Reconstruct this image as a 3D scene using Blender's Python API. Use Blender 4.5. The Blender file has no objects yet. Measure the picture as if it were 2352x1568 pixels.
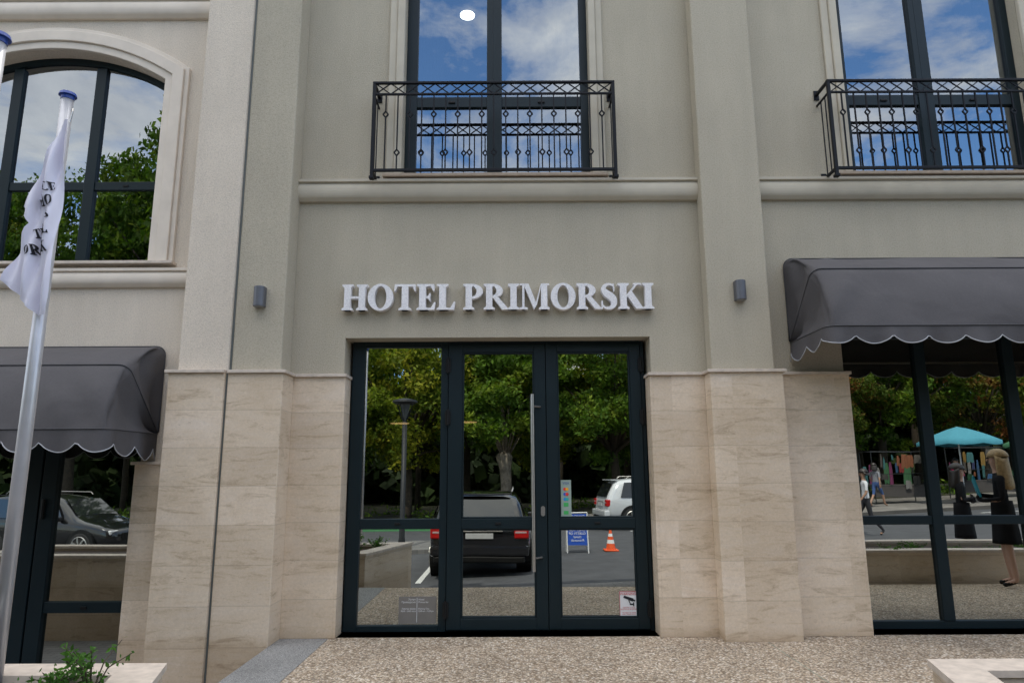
import bpy, math, random, bmesh
import numpy as np
from mathutils import Vector, Matrix
random.seed(7); RNG=np.random.default_rng(7)
scene=bpy.context.scene
COL=scene.collection
scene.view_settings.view_transform='Standard'; scene.view_settings.look='None'
scene.view_settings.exposure=0

# ------------------------------------------------------------------ materials
def newmat(name):
    m=bpy.data.materials.new(name); m.use_nodes=True
    nt=m.node_tree; b=nt.nodes['Principled BSDF']; return m,nt,b
def pos(nt):
    return nt.nodes.new('ShaderNodeNewGeometry').outputs['Position']
def noise(nt,vec,scale,detail=4,rough=.55,dist=0):
    n=nt.nodes.new('ShaderNodeTexNoise'); n.inputs['Scale'].default_value=scale
    n.inputs['Detail'].default_value=detail; n.inputs['Roughness'].default_value=rough
    n.inputs['Distortion'].default_value=dist
    if vec is not None: nt.links.new(vec,n.inputs['Vector'])
    return n.outputs['Fac']
def ramp(nt,fac,stops,interp='LINEAR'):
    r=nt.nodes.new('ShaderNodeValToRGB'); r.color_ramp.interpolation=interp
    e=r.color_ramp.elements
    while len(e)<len(stops): e.new(.5)
    for i,(p,c) in enumerate(stops):
        e[i].position=p
        if not hasattr(c,'__len__'): c=(c,c,c)
        e[i].color=(c[0],c[1],c[2],1)
    nt.links.new(fac,r.inputs['Fac']); return r.outputs['Color']
def mixc(nt,a,b,fac=1.0,mode='MULTIPLY'):
    m=nt.nodes.new('ShaderNodeMix'); m.data_type='RGBA'; m.blend_type=mode
    def s(i,v):
        if hasattr(v,'is_linked') or hasattr(v,'links'): nt.links.new(v,m.inputs[i])
        elif i==0: m.inputs[0].default_value=v
        else: m.inputs[i].default_value=(v[0],v[1],v[2],1)
    s(0,fac); s(6,a); s(7,b)
    return m.outputs[2]
def mathn(nt,op,a,b=None):
    m=nt.nodes.new('ShaderNodeMath'); m.operation=op
    for i,v in enumerate((a,b)):
        if v is None: continue
        if hasattr(v,'links'): nt.links.new(v,m.inputs[i])
        else: m.inputs[i].default_value=v
    return m.outputs[0]
def bump(nt,b,h,strength=.3,dist=.01):
    n=nt.nodes.new('ShaderNodeBump'); n.inputs['Strength'].default_value=strength
    n.inputs['Distance'].default_value=dist
    nt.links.new(h,n.inputs['Height']); nt.links.new(n.outputs[0],b.inputs['Normal'])
def vscale(nt,vec,s):
    m=nt.nodes.new('ShaderNodeMapping'); nt.links.new(vec,m.inputs['Vector'])
    m.inputs['Scale'].default_value=s; return m.outputs[0]

def simple(name,c,rough=.5,metal=0,var=.12,sc=8,spec=None,coat=0):
    m,nt,b=newmat(name); p=pos(nt)
    n=noise(nt,p,sc,5)
    col=mixc(nt,c,ramp(nt,n,[(.3,1-var),(.7,1+var*.3)]))
    nt.links.new(col,b.inputs['Base Color'])
    b.inputs['Roughness'].default_value=rough; b.inputs['Metallic'].default_value=metal
    if spec is not None: b.inputs['Specular IOR Level'].default_value=spec
    if coat: b.inputs['Coat Weight'].default_value=coat
    return m
def plaster(name,c):
    m,nt,b=newmat(name); p=pos(nt)
    big=ramp(nt,noise(nt,p,.9,6,.6),[(.3,.91),(.7,1.03)])
    streak=ramp(nt,noise(nt,vscale(nt,p,(3,3,.35)),1.6,5,.6),[(.35,.96),(.65,1.02)])
    fine=ramp(nt,noise(nt,p,70,3,.7),[(.25,.76),(.5,1.0),(.78,1.12)])
    col=mixc(nt,c,big); col=mixc(nt,col,streak); col=mixc(nt,col,fine)
    nt.links.new(col,b.inputs['Base Color']); b.inputs['Roughness'].default_value=.95
    b.inputs['Specular IOR Level'].default_value=.15
    bump(nt,b,noise(nt,p,90,4,.7),.9,.009); return m
def stone(name,c):
    m,nt,b=newmat(name); p=pos(nt)
    sep=nt.nodes.new('ShaderNodeSeparateXYZ'); nt.links.new(p,sep.inputs[0])
    zc=mathn(nt,'DIVIDE',sep.outputs[2],.3714)
    fr=mathn(nt,'FRACT',zc); fl=mathn(nt,'FLOOR',zc)
    xf=mathn(nt,'FLOOR',mathn(nt,'ADD',mathn(nt,'MULTIPLY',sep.outputs[0],1.75),.06))
    cb=nt.nodes.new('ShaderNodeCombineXYZ'); nt.links.new(xf,cb.inputs[0]); nt.links.new(fl,cb.inputs[2])
    wn=nt.nodes.new('ShaderNodeTexWhiteNoise'); nt.links.new(cb.outputs[0],wn.inputs['Vector'])
    blk=ramp(nt,wn.outputs['Value'],[(0,(.86,.84,.81)),(.5,(.96,.95,.93)),(1,(1.04,1.04,1.05))])
    dist=nt.nodes.new('ShaderNodeVectorMath'); dist.operation='ADD'
    nt.links.new(p,dist.inputs[0])
    sc=nt.nodes.new('ShaderNodeVectorMath'); sc.operation='SCALE'; sc.inputs['Scale'].default_value=3.1
    nt.links.new(wn.outputs['Color'],sc.inputs[0]); nt.links.new(sc.outputs[0],dist.inputs[1])
    pv=dist.outputs[0]
    v1=noise(nt,vscale(nt,pv,(1.3,1.3,7)),1.6,11,.74,1.0)
    veins=ramp(nt,v1,[(.32,(.66,.61,.54)),(.40,(.84,.81,.76)),(.47,(1,.98,.94)),(.60,(1.0,1.0,1.0)),(.70,(1.08,1.10,1.14))])
    spots=ramp(nt,noise(nt,vscale(nt,pv,(3.5,3.5,12)),5,9,.75,1.6),[(.33,(.45,.40,.33)),(.39,(1,1,1))])
    pits=ramp(nt,noise(nt,vscale(nt,pv,(1,1,3)),26,4,.7),[(.28,.72),(.36,1.0)])
    dirt=ramp(nt,noise(nt,p,45,4,.7),[(.3,.90),(.7,1.05)])
    stain=ramp(nt,noise(nt,p,1.1,7,.65,.5),[(.35,(.87,.84,.79)),(.6,(1.02,1.02,1.02))])
    base=ramp(nt,sep.outputs[2],[(0.0,(.82,.78,.73)),(.12,(1,1,1))])
    joint=ramp(nt,fr,[(0,.80),(.008,.80),(.013,1),(.99,1),(.994,.80)],'LINEAR')
    col=mixc(nt,c,blk); col=mixc(nt,col,veins); col=mixc(nt,col,spots,.8); col=mixc(nt,col,pits); col=mixc(nt,col,dirt); col=mixc(nt,col,stain); col=mixc(nt,col,base); col=mixc(nt,col,joint)
    nt.links.new(col,b.inputs['Base Color']); b.inputs['Roughness'].default_value=.68
    bump(nt,b,noise(nt,p,60,5,.7),.25,.005); return m
def pebbles(name,c1,c2,c3,scale,rough=.85,b1=.6,c4=(.8,.75,.68)):
    m,nt,b=newmat(name); p=pos(nt)
    v=nt.nodes.new('ShaderNodeTexVoronoi'); v.inputs['Scale'].default_value=scale; nt.links.new(p,v.inputs['Vector'])
    wn=nt.nodes.new('ShaderNodeSeparateXYZ'); nt.links.new(v.outputs['Color'],wn.inputs[0])
    c=ramp(nt,wn.outputs[0],[(0,c1),(.4,c2),(.8,c3),(1,c4)])
    e=ramp(nt,v.outputs['Distance'],[(.25,1.1),(.7,.5)])
    big=ramp(nt,noise(nt,p,1.1,6,.65),[(.3,.72),(.7,1.1)])
    col=mixc(nt,mixc(nt,c,e),big)
    nt.links.new(col,b.inputs['Base Color']); b.inputs['Roughness'].default_value=rough
    inv=mathn(nt,'SUBTRACT',1.0,v.outputs['Distance']); bump(nt,b,inv,b1,.006); return m
def paverm(name,c,sx,sy):
    m,nt,b=newmat(name); p=pos(nt)
    br=nt.nodes.new('ShaderNodeTexBrick'); nt.links.new(p,br.inputs['Vector'])
    br.inputs['Scale'].default_value=1; br.inputs['Brick Width'].default_value=sx; br.inputs['Row Height'].default_value=sy
    br.inputs['Mortar Size'].default_value=.006
    br.inputs['Color1'].default_value=(*c,1); br.inputs['Color2'].default_value=tuple(x*.8 for x in c)+(1,)
    br.inputs['Mortar'].default_value=tuple(x*.4 for x in c)+(1,)
    col=mixc(nt,br.outputs['Color'],ramp(nt,noise(nt,p,1.5,6,.6),[(.3,.75),(.7,1.1)]))
    nt.links.new(col,b.inputs['Base Color']); b.inputs['Roughness'].default_value=.9; return m
def glassm(name,refl=.62,tint=(.80,.86,.88),tr=(.42,.46,.46)):
    m,nt,b=newmat(name); nt.nodes.remove(b)
    out=nt.nodes['Material Output']
    g=nt.nodes.new('ShaderNodeBsdfGlossy'); g.inputs['Roughness'].default_value=0
    g.inputs['Color'].default_value=(*tint,1)
    p=pos(nt); bm=nt.nodes.new('ShaderNodeBump'); bm.inputs['Strength'].default_value=.025; bm.inputs['Distance'].default_value=.05
    nt.links.new(noise(nt,p,.9,1),bm.inputs['Height']); nt.links.new(bm.outputs[0],g.inputs['Normal'])
    t=nt.nodes.new('ShaderNodeBsdfTransparent'); t.inputs['Color'].default_value=(*tr,1)
    lw=nt.nodes.new('ShaderNodeLayerWeight'); lw.inputs['Blend'].default_value=.25
    f=mathn(nt,'ADD',mathn(nt,'MULTIPLY',lw.outputs['Fresnel'],.4),refl)
    mx=nt.nodes.new('ShaderNodeMixShader'); nt.links.new(f,mx.inputs[0]); nt.links.new(t.outputs[0],mx.inputs[1]); nt.links.new(g.outputs[0],mx.inputs[2])
    nt.links.new(mx.outputs[0],out.inputs['Surface']); return m
def leafm(name,stops,sc=.8,trans=.35):
    m,nt,b=newmat(name); p=pos(nt)
    geo=nt.nodes.new('ShaderNodeNewGeometry')
    a=noise(nt,p,sc,4,.6); c1=ramp(nt,a,stops)
    r=ramp(nt,geo.outputs['Random Per Island'],[(0,.5),(1,1.45)])
    col=mixc(nt,c1,r)
    nt.links.new(col,b.inputs['Base Color']); b.inputs['Roughness'].default_value=.7
    b.inputs['Specular IOR Level'].default_value=.2
    tr=nt.nodes.new('ShaderNodeBsdfTranslucent'); nt.links.new(mixc(nt,col,(1.3,1.5,.6)),tr.inputs['Color'])
    mx=nt.nodes.new('ShaderNodeMixShader'); mx.inputs[0].default_value=trans
    nt.links.new(b.outputs[0],mx.inputs[1]); nt.links.new(tr.outputs[0],mx.inputs[2])
    nt.links.new(mx.outputs[0],nt.nodes['Material Output'].inputs['Surface']); return m
def emis(name,c,s):
    m,nt,b=newmat(name); b.inputs['Emission Color'].default_value=(*c,1); b.inputs['Emission Strength'].default_value=s; return m

M_PLASTER=plaster('grey_beige_plaster',(.485,.435,.34))
M_CREAM=plaster('cream_plaster',(.70,.615,.51))
M_TRIM=simple('cream_trim_paint',(.52,.47,.375),.8,var=.10,sc=4)
M_TRIMC=simple('pale_trim_paint',(.70,.62,.525),.8,var=.10,sc=4)
M_STONE=stone('travertine_cladding',(.70,.59,.47))
M_LEDGE=simple('limestone_ledge',(.60,.515,.43),.6,var=.2,sc=15)
M_SILL=simple('sandstone_sill',(.42,.33,.245),.7,var=.15,sc=20)
M_FRAME=simple('anthracite_aluminium',(.008,.017,.021),.4,.0,var=.1,sc=3,spec=.25)
M_IRON=simple('black_painted_iron',(.006,.007,.010),.5,.0,var=.1,spec=.2)
M_GLASS=glassm('reflective_window_glass',.30,(.80,.88,.95))
M_GLASSD=glassm('reflective_door_glass',.50,(.84,.88,.84),(.35,.37,.33))
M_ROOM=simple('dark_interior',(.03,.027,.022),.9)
M_STEEL=simple('brushed_steel',(.50,.48,.45),.35,1.0,var=.1,sc=60)
M_BLACK=simple('black_plastic',(.012,.012,.012),.45,spec=.2)
M_LETTER=plaster('white_foam_letter',(.86,.84,.84))
M_LAMPG=simple('grey_lamp_housing',(.12,.125,.14),.45,.3)
M_POST=simple('dark_grey_post_paint',(.02,.022,.024),.5,spec=.3)
def fabricm():
    m,nt,b=newmat('grey_awning_canvas'); p=pos(nt)
    w=ramp(nt,noise(nt,p,1.3,6,.6,.4),[(.3,.88),(.7,1.06)])
    f=ramp(nt,noise(nt,p,60,3,.6),[(.3,.93),(.7,1.05)])
    col=mixc(nt,mixc(nt,(.086,.081,.084),w),f); nt.links.new(col,b.inputs['Base Color']); b.inputs['Roughness'].default_value=.8
    b.inputs['Specular IOR Level'].default_value=.3
    bump(nt,b,noise(nt,p,2.6,2,.4,.5),.35,.06); return m
M_FABRIC=fabricm()
M_PIPING=simple('light_grey_piping',(.38,.39,.41),.6)
M_POLE=simple('white_aluminium_pole',(.52,.52,.54),.35,.4,var=.12,sc=5)
M_BLUE=simple('blue_plastic_cap',(.01,.05,.28),.4)
M_FLAG=simple('white_flag_cloth',(.70,.69,.79),.85,var=.05,sc=9)
M_INK=simple('black_print',(.01,.01,.015),.8)
M_AGG=pebbles('exposed_aggregate_paving',(.24,.165,.10),(.43,.335,.235),(.60,.495,.37),58,b1=.8,c4=(.80,.72,.61))
M_GRANITE=pebbles('grey_granite_strip',(.17,.17,.17),(.27,.27,.26),(.38,.37,.35),170,b1=.2,c4=(.5,.5,.48))
M_ASPH=simple('asphalt',(.062,.064,.07),.95,var=.3,sc=2.5)
M_PAVER=paverm('grey_block_paving',(.17,.165,.16),.22,.11)
M_PAVE2=paverm('pale_pavement_slabs',(.22,.20,.18),.4,.4)
M_GREENP=simple('green_road_paint',(.03,.15,.05),.85)
M_WHITEP=simple('white_road_paint',(.62,.62,.60),.85,var=.3,sc=20)
M_SOIL=simple('dark_soil',(.05,.035,.025),.95,var=.4,sc=20)
M_GRASS=simple('park_earth_and_grass',(.04,.04,.018),.95,var=.5,sc=1.5)
M_KERB=simple('concrete_kerb',(.28,.27,.25),.9,var=.2,sc=6)
M_BARK=simple('brown_bark',(.06,.045,.03),.95,var=.5,sc=9)
M_BARKP=simple('pale_mottled_bark',(.26,.215,.165),.95,var=.55,sc=7)
M_LEAF=leafm('green_foliage',[(.3,(.035,.08,.010)),(.5,(.085,.15,.016)),(.68,(.19,.23,.022))])
M_LEAFY=leafm('yellow_green_foliage',[(.3,(.07,.12,.012)),(.5,(.17,.21,.02)),(.68,(.40,.34,.03))])
M_LEAFR=leafm('reddish_foliage',[(.3,(.03,.07,.010)),(.52,(.09,.12,.016)),(.64,(.24,.09,.03))])
M_NEEDLE=leafm('pine_foliage',[(.3,(.015,.03,.010)),(.7,(.035,.06,.02))],trans=.15)
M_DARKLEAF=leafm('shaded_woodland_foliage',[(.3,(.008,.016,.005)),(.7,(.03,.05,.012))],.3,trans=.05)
M_SHRUB=leafm('shrub_leaves',[(.3,(.04,.11,.02)),(.7,(.09,.20,.035))],6)
M_WHITE=simple('white_enamel',(.75,.75,.75),.5,var=.04)
M_RED=simple('red_print',(.55,.02,.03),.6)
M_SKIN=simple('skin',(.52,.32,.24),.55,var=.06)
M_BLONDE=simple('blonde_hair',(.42,.29,.14),.5,var=.45,sc=30)
M_DARKHAIR=simple('dark_brown_hair',(.02,.013,.01),.45,var=.3,sc=30)
M_BLKCLOTH=simple('black_cloth',(.014,.014,.016),.85,spec=.1)
def cloth(n,c): return simple(n,c,.85,var=.12,sc=14)

# ------------------------------------------------------------------ mesh builder
BASE={}
class MB:
    def __init__(s): s.v=[]; s.f=[]; s.m=[]
    def poly(s,pts,mi=0):
        n=len(s.v); s.v.extend([tuple(p) for p in pts]); s.f.append(tuple(range(n,n+len(pts)))); s.m.append(mi); return s
    def box(s,x0,x1,y0,y1,z0,z1,mi=0):
        n=len(s.v)
        s.v.extend([(x0,y0,z0),(x1,y0,z0),(x1,y1,z0),(x0,y1,z0),(x0,y0,z1),(x1,y0,z1),(x1,y1,z1),(x0,y1,z1)])
        for f in ((0,3,2,1),(4,5,6,7),(0,1,5,4),(1,2,6,5),(2,3,7,6),(3,0,4,7)):
            s.f.append(tuple(n+i for i in f)); s.m.append(mi)
        return s
    def bar(s,a,b,w,mi=0,up=(0,1,0)):
        a=Vector(a);b=Vector(b);d=(b-a).normalized();u=Vector(up)
        if abs(d.dot(u))>.99:u=Vector((1,0,0))
        r=d.cross(u).normalized()*w/2;u=r.cross(d).normalized()*w/2
        n=len(s.v)
        for p in (a,b):
            for q in (r+u,-r+u,-r-u,r-u): s.v.append(tuple(p+q))
        for f in ((3,2,1,0),(4,5,6,7),(0,1,5,4),(1,2,6,5),(2,3,7,6),(3,0,4,7)):
            s.f.append(tuple(n+i for i in f)); s.m.append(mi)
        return s
    def tube(s,pts,rad,n=10,mi=0,caps=True):
        pts=[Vector(p) for p in pts]
        if not hasattr(rad,'__len__'): rad=[rad]*len(pts)
        rings=[]; prev=None
        for i,p in enumerate(pts):
            d=(pts[min(i+1,len(pts)-1)]-pts[max(i-1,0)]).normalized()
            if prev is None:
                a=Vector((0,0,1)) if abs(d.z)<.9 else Vector((1,0,0))
                r=d.cross(a).normalized()
            else:
                r=(prev-d*prev.dot(d)).normalized()
            prev=r; u=d.cross(r)
            base=len(s.v)
            for k in range(n):
                t=2*math.pi*k/n; s.v.append(tuple(p+(r*math.cos(t)+u*math.sin(t))*rad[i]))
            rings.append(base)
        for i in range(len(rings)-1):
            for k in range(n):
                k2=(k+1)%n
                s.f.append((rings[i]+k,rings[i]+k2,rings[i+1]+k2,rings[i+1]+k)); s.m.append(mi)
        if caps:
            s.f.append(tuple(rings[0]+k for k in reversed(range(n)))); s.m.append(mi)
            s.f.append(tuple(rings[-1]+k for k in range(n))); s.m.append(mi)
        return s
    def loft(s,rings,mi=0,closed=True,caps=False):
        bs=[]
        for r in rings:
            bs.append(len(s.v)); s.v.extend([tuple(p) for p in r])
        n=len(rings[0])
        for i in range(len(rings)-1):
            for k in range(n if closed else n-1):
                k2=(k+1)%n
                s.f.append((bs[i]+k,bs[i]+k2,bs[i+1]+k2,bs[i+1]+k)); s.m.append(mi)
        if caps:
            s.f.append(tuple(bs[0]+k for k in reversed(range(n)))); s.m.append(mi)
            s.f.append(tuple(bs[-1]+k for k in range(n))); s.m.append(mi)
        return s
    def profx(s,prof,x0,x1,mi=0):
        return s.loft([[(x0,y,z) for y,z in prof],[(x1,y,z) for y,z in prof]],mi,True,True)
    def extr(s,poly,y0,y1,mi=0):
        return s.loft([[(x,y0,z) for x,z in poly],[(x,y1,z) for x,z in poly]],mi,True,True)
    def ell(s,c,r,mi=0,nu=12,nv=8):
        rings=[]
        for j in range(nv+1):
            ph=math.pi*(j/nv)*.98+.01*math.pi
            rings.append([(c[0]+r[0]*math.sin(ph)*math.cos(2*math.pi*k/nu),c[1]+r[1]*math.sin(ph)*math.sin(2*math.pi*k/nu),c[2]+r[2]*math.cos(ph)) for k in range(nu)])
        return s.loft(rings,mi,True,True)
def finish(o,name,parent,base):
    COL.objects.link(o)
    if parent is not None:
        o.parent=parent; BASE[o.name]=BASE[parent.name]
    else:
        o.location=base; BASE[o.name]=Vector(base)
def mk(mb,name,parent=None,mats=(),smooth=False,origin=(0,0,0),bevel=0,recalc=True):
    base=BASE[parent.name] if parent is not None else Vector(origin)
    me=bpy.data.meshes.new(name)
    me.from_pydata([(v[0]-base[0],v[1]-base[1],v[2]-base[2]) for v in mb.v],[],mb.f)
    for m in mats: me.materials.append(m)
    me.polygons.foreach_set('material_index',mb.m)
    if smooth: me.polygons.foreach_set('use_smooth',[True]*len(me.polygons))
    me.update()
    if recalc:
        bm=bmesh.new(); bm.from_mesh(me); bmesh.ops.recalc_face_normals(bm,faces=bm.faces); bm.to_mesh(me); bm.free()
    o=bpy.data.objects.new(name,me); finish(o,name,parent,base)
    if bevel:
        b=o.modifiers.new('bevel','BEVEL'); b.width=bevel; b.segments=2; b.limit_method='ANGLE'
    return o
def boxes(groups,name,parent,mats,bevel=0):
    for g in groups:
        mb=MB()
        for b in g: mb.box(*b)
        mk(mb,name,parent,mats,bevel=bevel)
def empty(name,loc,label=None,cat=None,parent=None,group=None):
    o=bpy.data.objects.new(name,None); o.empty_display_size=.2
    COL.objects.link(o)
    if parent is not None: o.parent=parent; BASE[o.name]=BASE[parent.name]
    else: o.location=loc; BASE[o.name]=Vector(loc)
    tag(o,label,cat,group); return o
def tag(o,label=None,cat=None,group=None,kind=None):
    if label:o['label']=label
    if cat:o['category']=cat
    if group:o['group']=group
    if kind:o['kind']=kind
    return o
def copy_tree(o,loc,rot=0,scale=1):
    n=o.copy(); COL.objects.link(n); n.location=loc; n.rotation_euler=(0,0,rot)
    n.scale=(scale,)*3 if not hasattr(scale,'__len__') else scale
    def rec(a,b):
        for c in list(a.children):
            k=c.copy(); k.parent=b; COL.objects.link(k); rec(c,k)
    rec(o,n); return n

# ------------------------------------------------------------------ serif alphabet
def ringpiece(cx,cz,rx,rz,ix,iz,a0,a1,n=28,icx=None):
    if icx is None: icx=cx
    out=[]
    for i in range(n):
        t0=math.radians(a0+(a1-a0)*i/n); t1=math.radians(a0+(a1-a0)*(i+1)/n)
        out.append([(cx+rx*math.cos(t0),cz+rz*math.sin(t0)),(cx+rx*math.cos(t1),cz+rz*math.sin(t1)),
                    (icx+ix*math.cos(t1),cz+iz*math.sin(t1)),(icx+ix*math.cos(t0),cz+iz*math.sin(t0))])
    return out
def R(x0,x1,z0,z1): return [[(x0,z0),(x1,z0),(x1,z1),(x0,z1)]]
def stem(x0,x1,sx=.11,top=True,bot=True):
    p=[R(x0,x1,0,1)]
    if bot: p.append([[(x0-sx,0),(x1+sx,0),(x1+sx,.06),(x1,.12),(x0,.12),(x0-sx,.06)]])
    if top: p.append([[(x0-sx,1),(x0-sx,.94),(x0,.88),(x1,.88),(x1+sx,.94),(x1+sx,1)]])
    return p
def spiece():
    pts=[(.56,.76),(.52,.90),(.33,.965),(.16,.88),(.135,.74),(.24,.61),(.40,.50),(.53,.36),(.53,.17),(.40,.055),(.22,.04),(.09,.13),(.05,.27)]
    th=[.03,.06,.085,.15,.21,.27,.29,.27,.21,.14,.085,.06,.03]
    P=[];T=[]
    for i in range(len(pts)-1):
        p0=pts[max(i-1,0)];p1=pts[i];p2=pts[i+1];p3=pts[min(i+2,len(pts)-1)]
        for k in range(4):
            t=k/4
            P.append(tuple(.5*((2*p1[j])+(-p0[j]+p2[j])*t+(2*p0[j]-5*p1[j]+4*p2[j]-p3[j])*t*t+(-p0[j]+3*p1[j]-3*p2[j]+p3[j])*t**3) for j in (0,1)))
            T.append(th[i]*(1-t)+th[i+1]*t)
    P.append(pts[-1]);T.append(th[-1])
    L=[];Rr=[]
    for i in range(len(P)):
        a=P[max(i-1,0)];b=P[min(i+1,len(P)-1)]
        dx,dz=b[0]-a[0],b[1]-a[1];l=math.hypot(dx,dz);nx,nz=-dz/l,dx/l
        L.append((P[i][0]+nx*T[i]/2,P[i][1]+nz*T[i]/2));Rr.append((P[i][0]-nx*T[i]/2,P[i][1]-nz*T[i]/2))
    return [[L[i],L[i+1],Rr[i+1],Rr[i]] for i in range(len(P)-1)]
W1,W2=.11,.37
GL={
'H':(1.04,stem(W1,W2,.09)+stem(.69,.95,.09)+[R(W2,.69,.45,.54)]),
'O':(1.06,[ringpiece(.52,.5,.51,.52,.24,.43,0,360,40)]),
'C':(.95,[ringpiece(.52,.5,.50,.52,.28,.43,45,315,30)]),
'T':(.90,[R(.31,.57,0,1),[[(.19,0),(.69,0),(.69,.06),(.57,.12),(.31,.12),(.19,.06)]],R(.02,.85,.91,1.0),[[(.02,1),(.0,.72),(.05,.72),(.13,.91)]],[[(.85,1),(.87,.72),(.82,.72),(.74,.91)]]]),
'E':(.80,stem(W1,W2,.1)+[R(W2,.70,.92,1),[[(.70,1),(.72,.73),(.67,.73),(.56,.92)]],R(W2,.72,0,.08),[[(.72,0),(.76,.30),(.71,.30),(.58,.08)]],R(W2,.56,.46,.54),[[(.56,.36),(.56,.65),(.52,.65),(.46,.54),(.46,.46),(.52,.36)]]]),
'L':(.78,stem(W1,W2,.1)+[R(W2,.70,0,.08),[[(.70,0),(.75,.32),(.70,.32),(.56,.08)]]]),
'P':(.84,stem(W1,W2,.1)+[ringpiece(.36,.71,.46,.29,.20,.205,-90,90,20),R(W2,.38,.915,1.0)]),
'R':(1.0,stem(W1,W2,.1)+[ringpiece(.36,.73,.44,.27,.18,.185,-90,90,20),[[(.36,.50),(.60,.50),(1.0,.06),(1.07,.06),(1.07,0),(.77,0)]]]),
'I':(.48,stem(W1,W2,.1)),
'M':(1.28,[R(.12,.21,0,1),[[(.0,0),(.34,0),(.34,.06),(.21,.10),(.12,.10),(.0,.06)]],[[(.02,1),(.38,1),(.72,.18),(.60,.0),(.2,.91),(.02,.94)]],[[(.86,.91),(.92,1),(.72,.18),(.60,0)]],R(.89,1.15,0,1),[[(.80,0),(1.24,0),(1.24,.06),(1.15,.12),(.89,.12),(.80,.06)]],R(1.15,1.23,.94,1)]),
'S':(.70,[spiece(),[[(.50,.98),(.56,.98),(.57,.68),(.53,.70)]],[[(.04,.02),(.09,.02),(.09,.32),(.03,.32)]]]),
'K':(1.02,stem(W1,W2,.1)+[[[(W2,.43),(W2,.55),(.73,.97),(.84,.97)]],R(.66,.98,.94,1.0),[[(.37,.55),(.57,.72),(1.02,.06),(1.09,.06),(1.09,0),(.75,0)]]]),
}
def wordlen(w): return sum(GL[c][0] for c in w)

# ------------------------------------------------------------------ ground
def fz(x): return -.55+.045*max(-3.5,min(x,25))
def sheet(xs,ys,zf,name,mat,label=None):
    mb=MB()
    for i in range(len(xs)-1):
        for j in range(len(ys)-1):
            mb.poly([(xs[i],ys[j],zf(xs[i],ys[j])),(xs[i+1],ys[j],zf(xs[i+1],ys[j])),(xs[i+1],ys[j+1],zf(xs[i+1],ys[j+1])),(xs[i],ys[j+1],zf(xs[i],ys[j+1]))])
    o=mk(mb,name,None,[mat],recalc=False); tag(o,kind='structure')
    if label:o['label']=label
    return o
XB=[-500,-3.5,25,500]
sheet(XB,[-600,200],lambda x,y:fz(x)-.02,'ground',M_GRASS,'wide earth and grass ground')
sheet(XB,[-22,-6],lambda x,y:fz(x)-.004,'road',M_ASPH,'grey asphalt street and parking')
sheet([-60,-3.5,-2.3],[-6,3],lambda x,y:fz(x)-.004,'lower_pavement',M_PAVER,'grey block paving beside the cream building')
sheet([11.5,25,60],[-6,3],lambda x,y:fz(x)-.004,'upper_pavement',M_PAVER,'grey block paving past the porch')
sheet([-2.3,11.5],[-6,-5,-4,-3,-2.5],lambda x,y:(-.002)*(1-((-2.5-y)/3.5))+(fz(x)+.006)*((-2.5-y)/3.5),'paved_apron',M_PAVER,'grey block paving sloping to street')
mb=MB(); mb.box(-1.83,11.5,-2.5,.6,-1.3,0); o=mk(mb,'porch_floor',None,[M_AGG]); tag(o,'exposed aggregate entrance porch floor',kind='structure')
mb=MB(); mb.box(-2.31,-1.83,-2.5,-.0,-1.3,.004); o=mk(mb,'granite_edging',None,[M_GRANITE]); tag(o,'grey granite strip edging the porch',kind='structure')
mb=MB(); mb.box(2.425,2.431,-2.49,-.28,-.01,.0015); o=mk(mb,'paving_joint',None,[simple('green_joint_seal',(.2,.25,.2),.8)]); tag(o,'thin sealed joint across porch floor',kind='structure')
def slab(xs,y0,y1,h,name,mat,label):
    mb=MB()
    for i in range(len(xs)-1):
        a,b=xs[i],xs[i+1]; za,zb=fz(a)+h,fz(b)+h
        mb.poly([(a,y0,za),(b,y0,zb),(b,y1,zb),(a,y1,za)])
        mb.poly([(a,y1,za),(b,y1,zb),(b,y1,zb-.3),(a,y1,za-.3)])
        mb.poly([(a,y0,za),(b,y0,zb),(b,y0,zb-.3),(a,y0,za-.3)])
    for x in (xs[0],xs[-1]):
        z=fz(x)+h; mb.poly([(x,y0,z),(x,y1,z),(x,y1,z-.3),(x,y0,z-.3)])
    o=mk(mb,name,None,[mat],recalc=False); tag(o,label,kind='structure'); return o
slab([-80,-3.5,25,80],-24.6,-22.15,.12,'pavement',M_PAVE2,'pale slab pavement along the park')
slab([-80,-3.5,25,80],-22.15,-22.0,.125,'kerb',M_KERB,'concrete kerb along the park pavement')
slab([9.0,25,80],-22.0,-17.6,.12,'market_pavement',M_PAVE2,'pale slab pavement under the market')
slab([-9,-3.5,-2.3],-15.6,-12.7,.11,'pavement_island',M_PAVER,'raised paved island beside parking bays')
slab([-80,-3.5,25,80],-90,-24.6,.16,'park_ground',M_GRASS,'dark earth and grass of the park')
slab([-80,-3.5,-1],-21.9,-20.9,.001,'cycle_lane',M_GREENP,'green painted cycle lane')
mb=MB()
for x in (-2.05,3.55,6.4): 
    z=fz(x)+.002; mb.poly([(x,-12,z),(x+.12,-12,z),(x+.12,-7.2,z),(x,-7.2,z)])
for x in (-14,-8,-2,4,10,16):
    mb.poly([(x,-16.4,fz(x)+.002),(x+2.4,-16.4,fz(x+2.4)+.002),(x+2.4,-16.28,fz(x+2.4)+.002),(x,-16.28,fz(x)+.002)])
o=mk(mb,'road_markings',None,[M_WHITEP],recalc=False); tag(o,'white painted parking bay lines',kind='structure')

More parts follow.
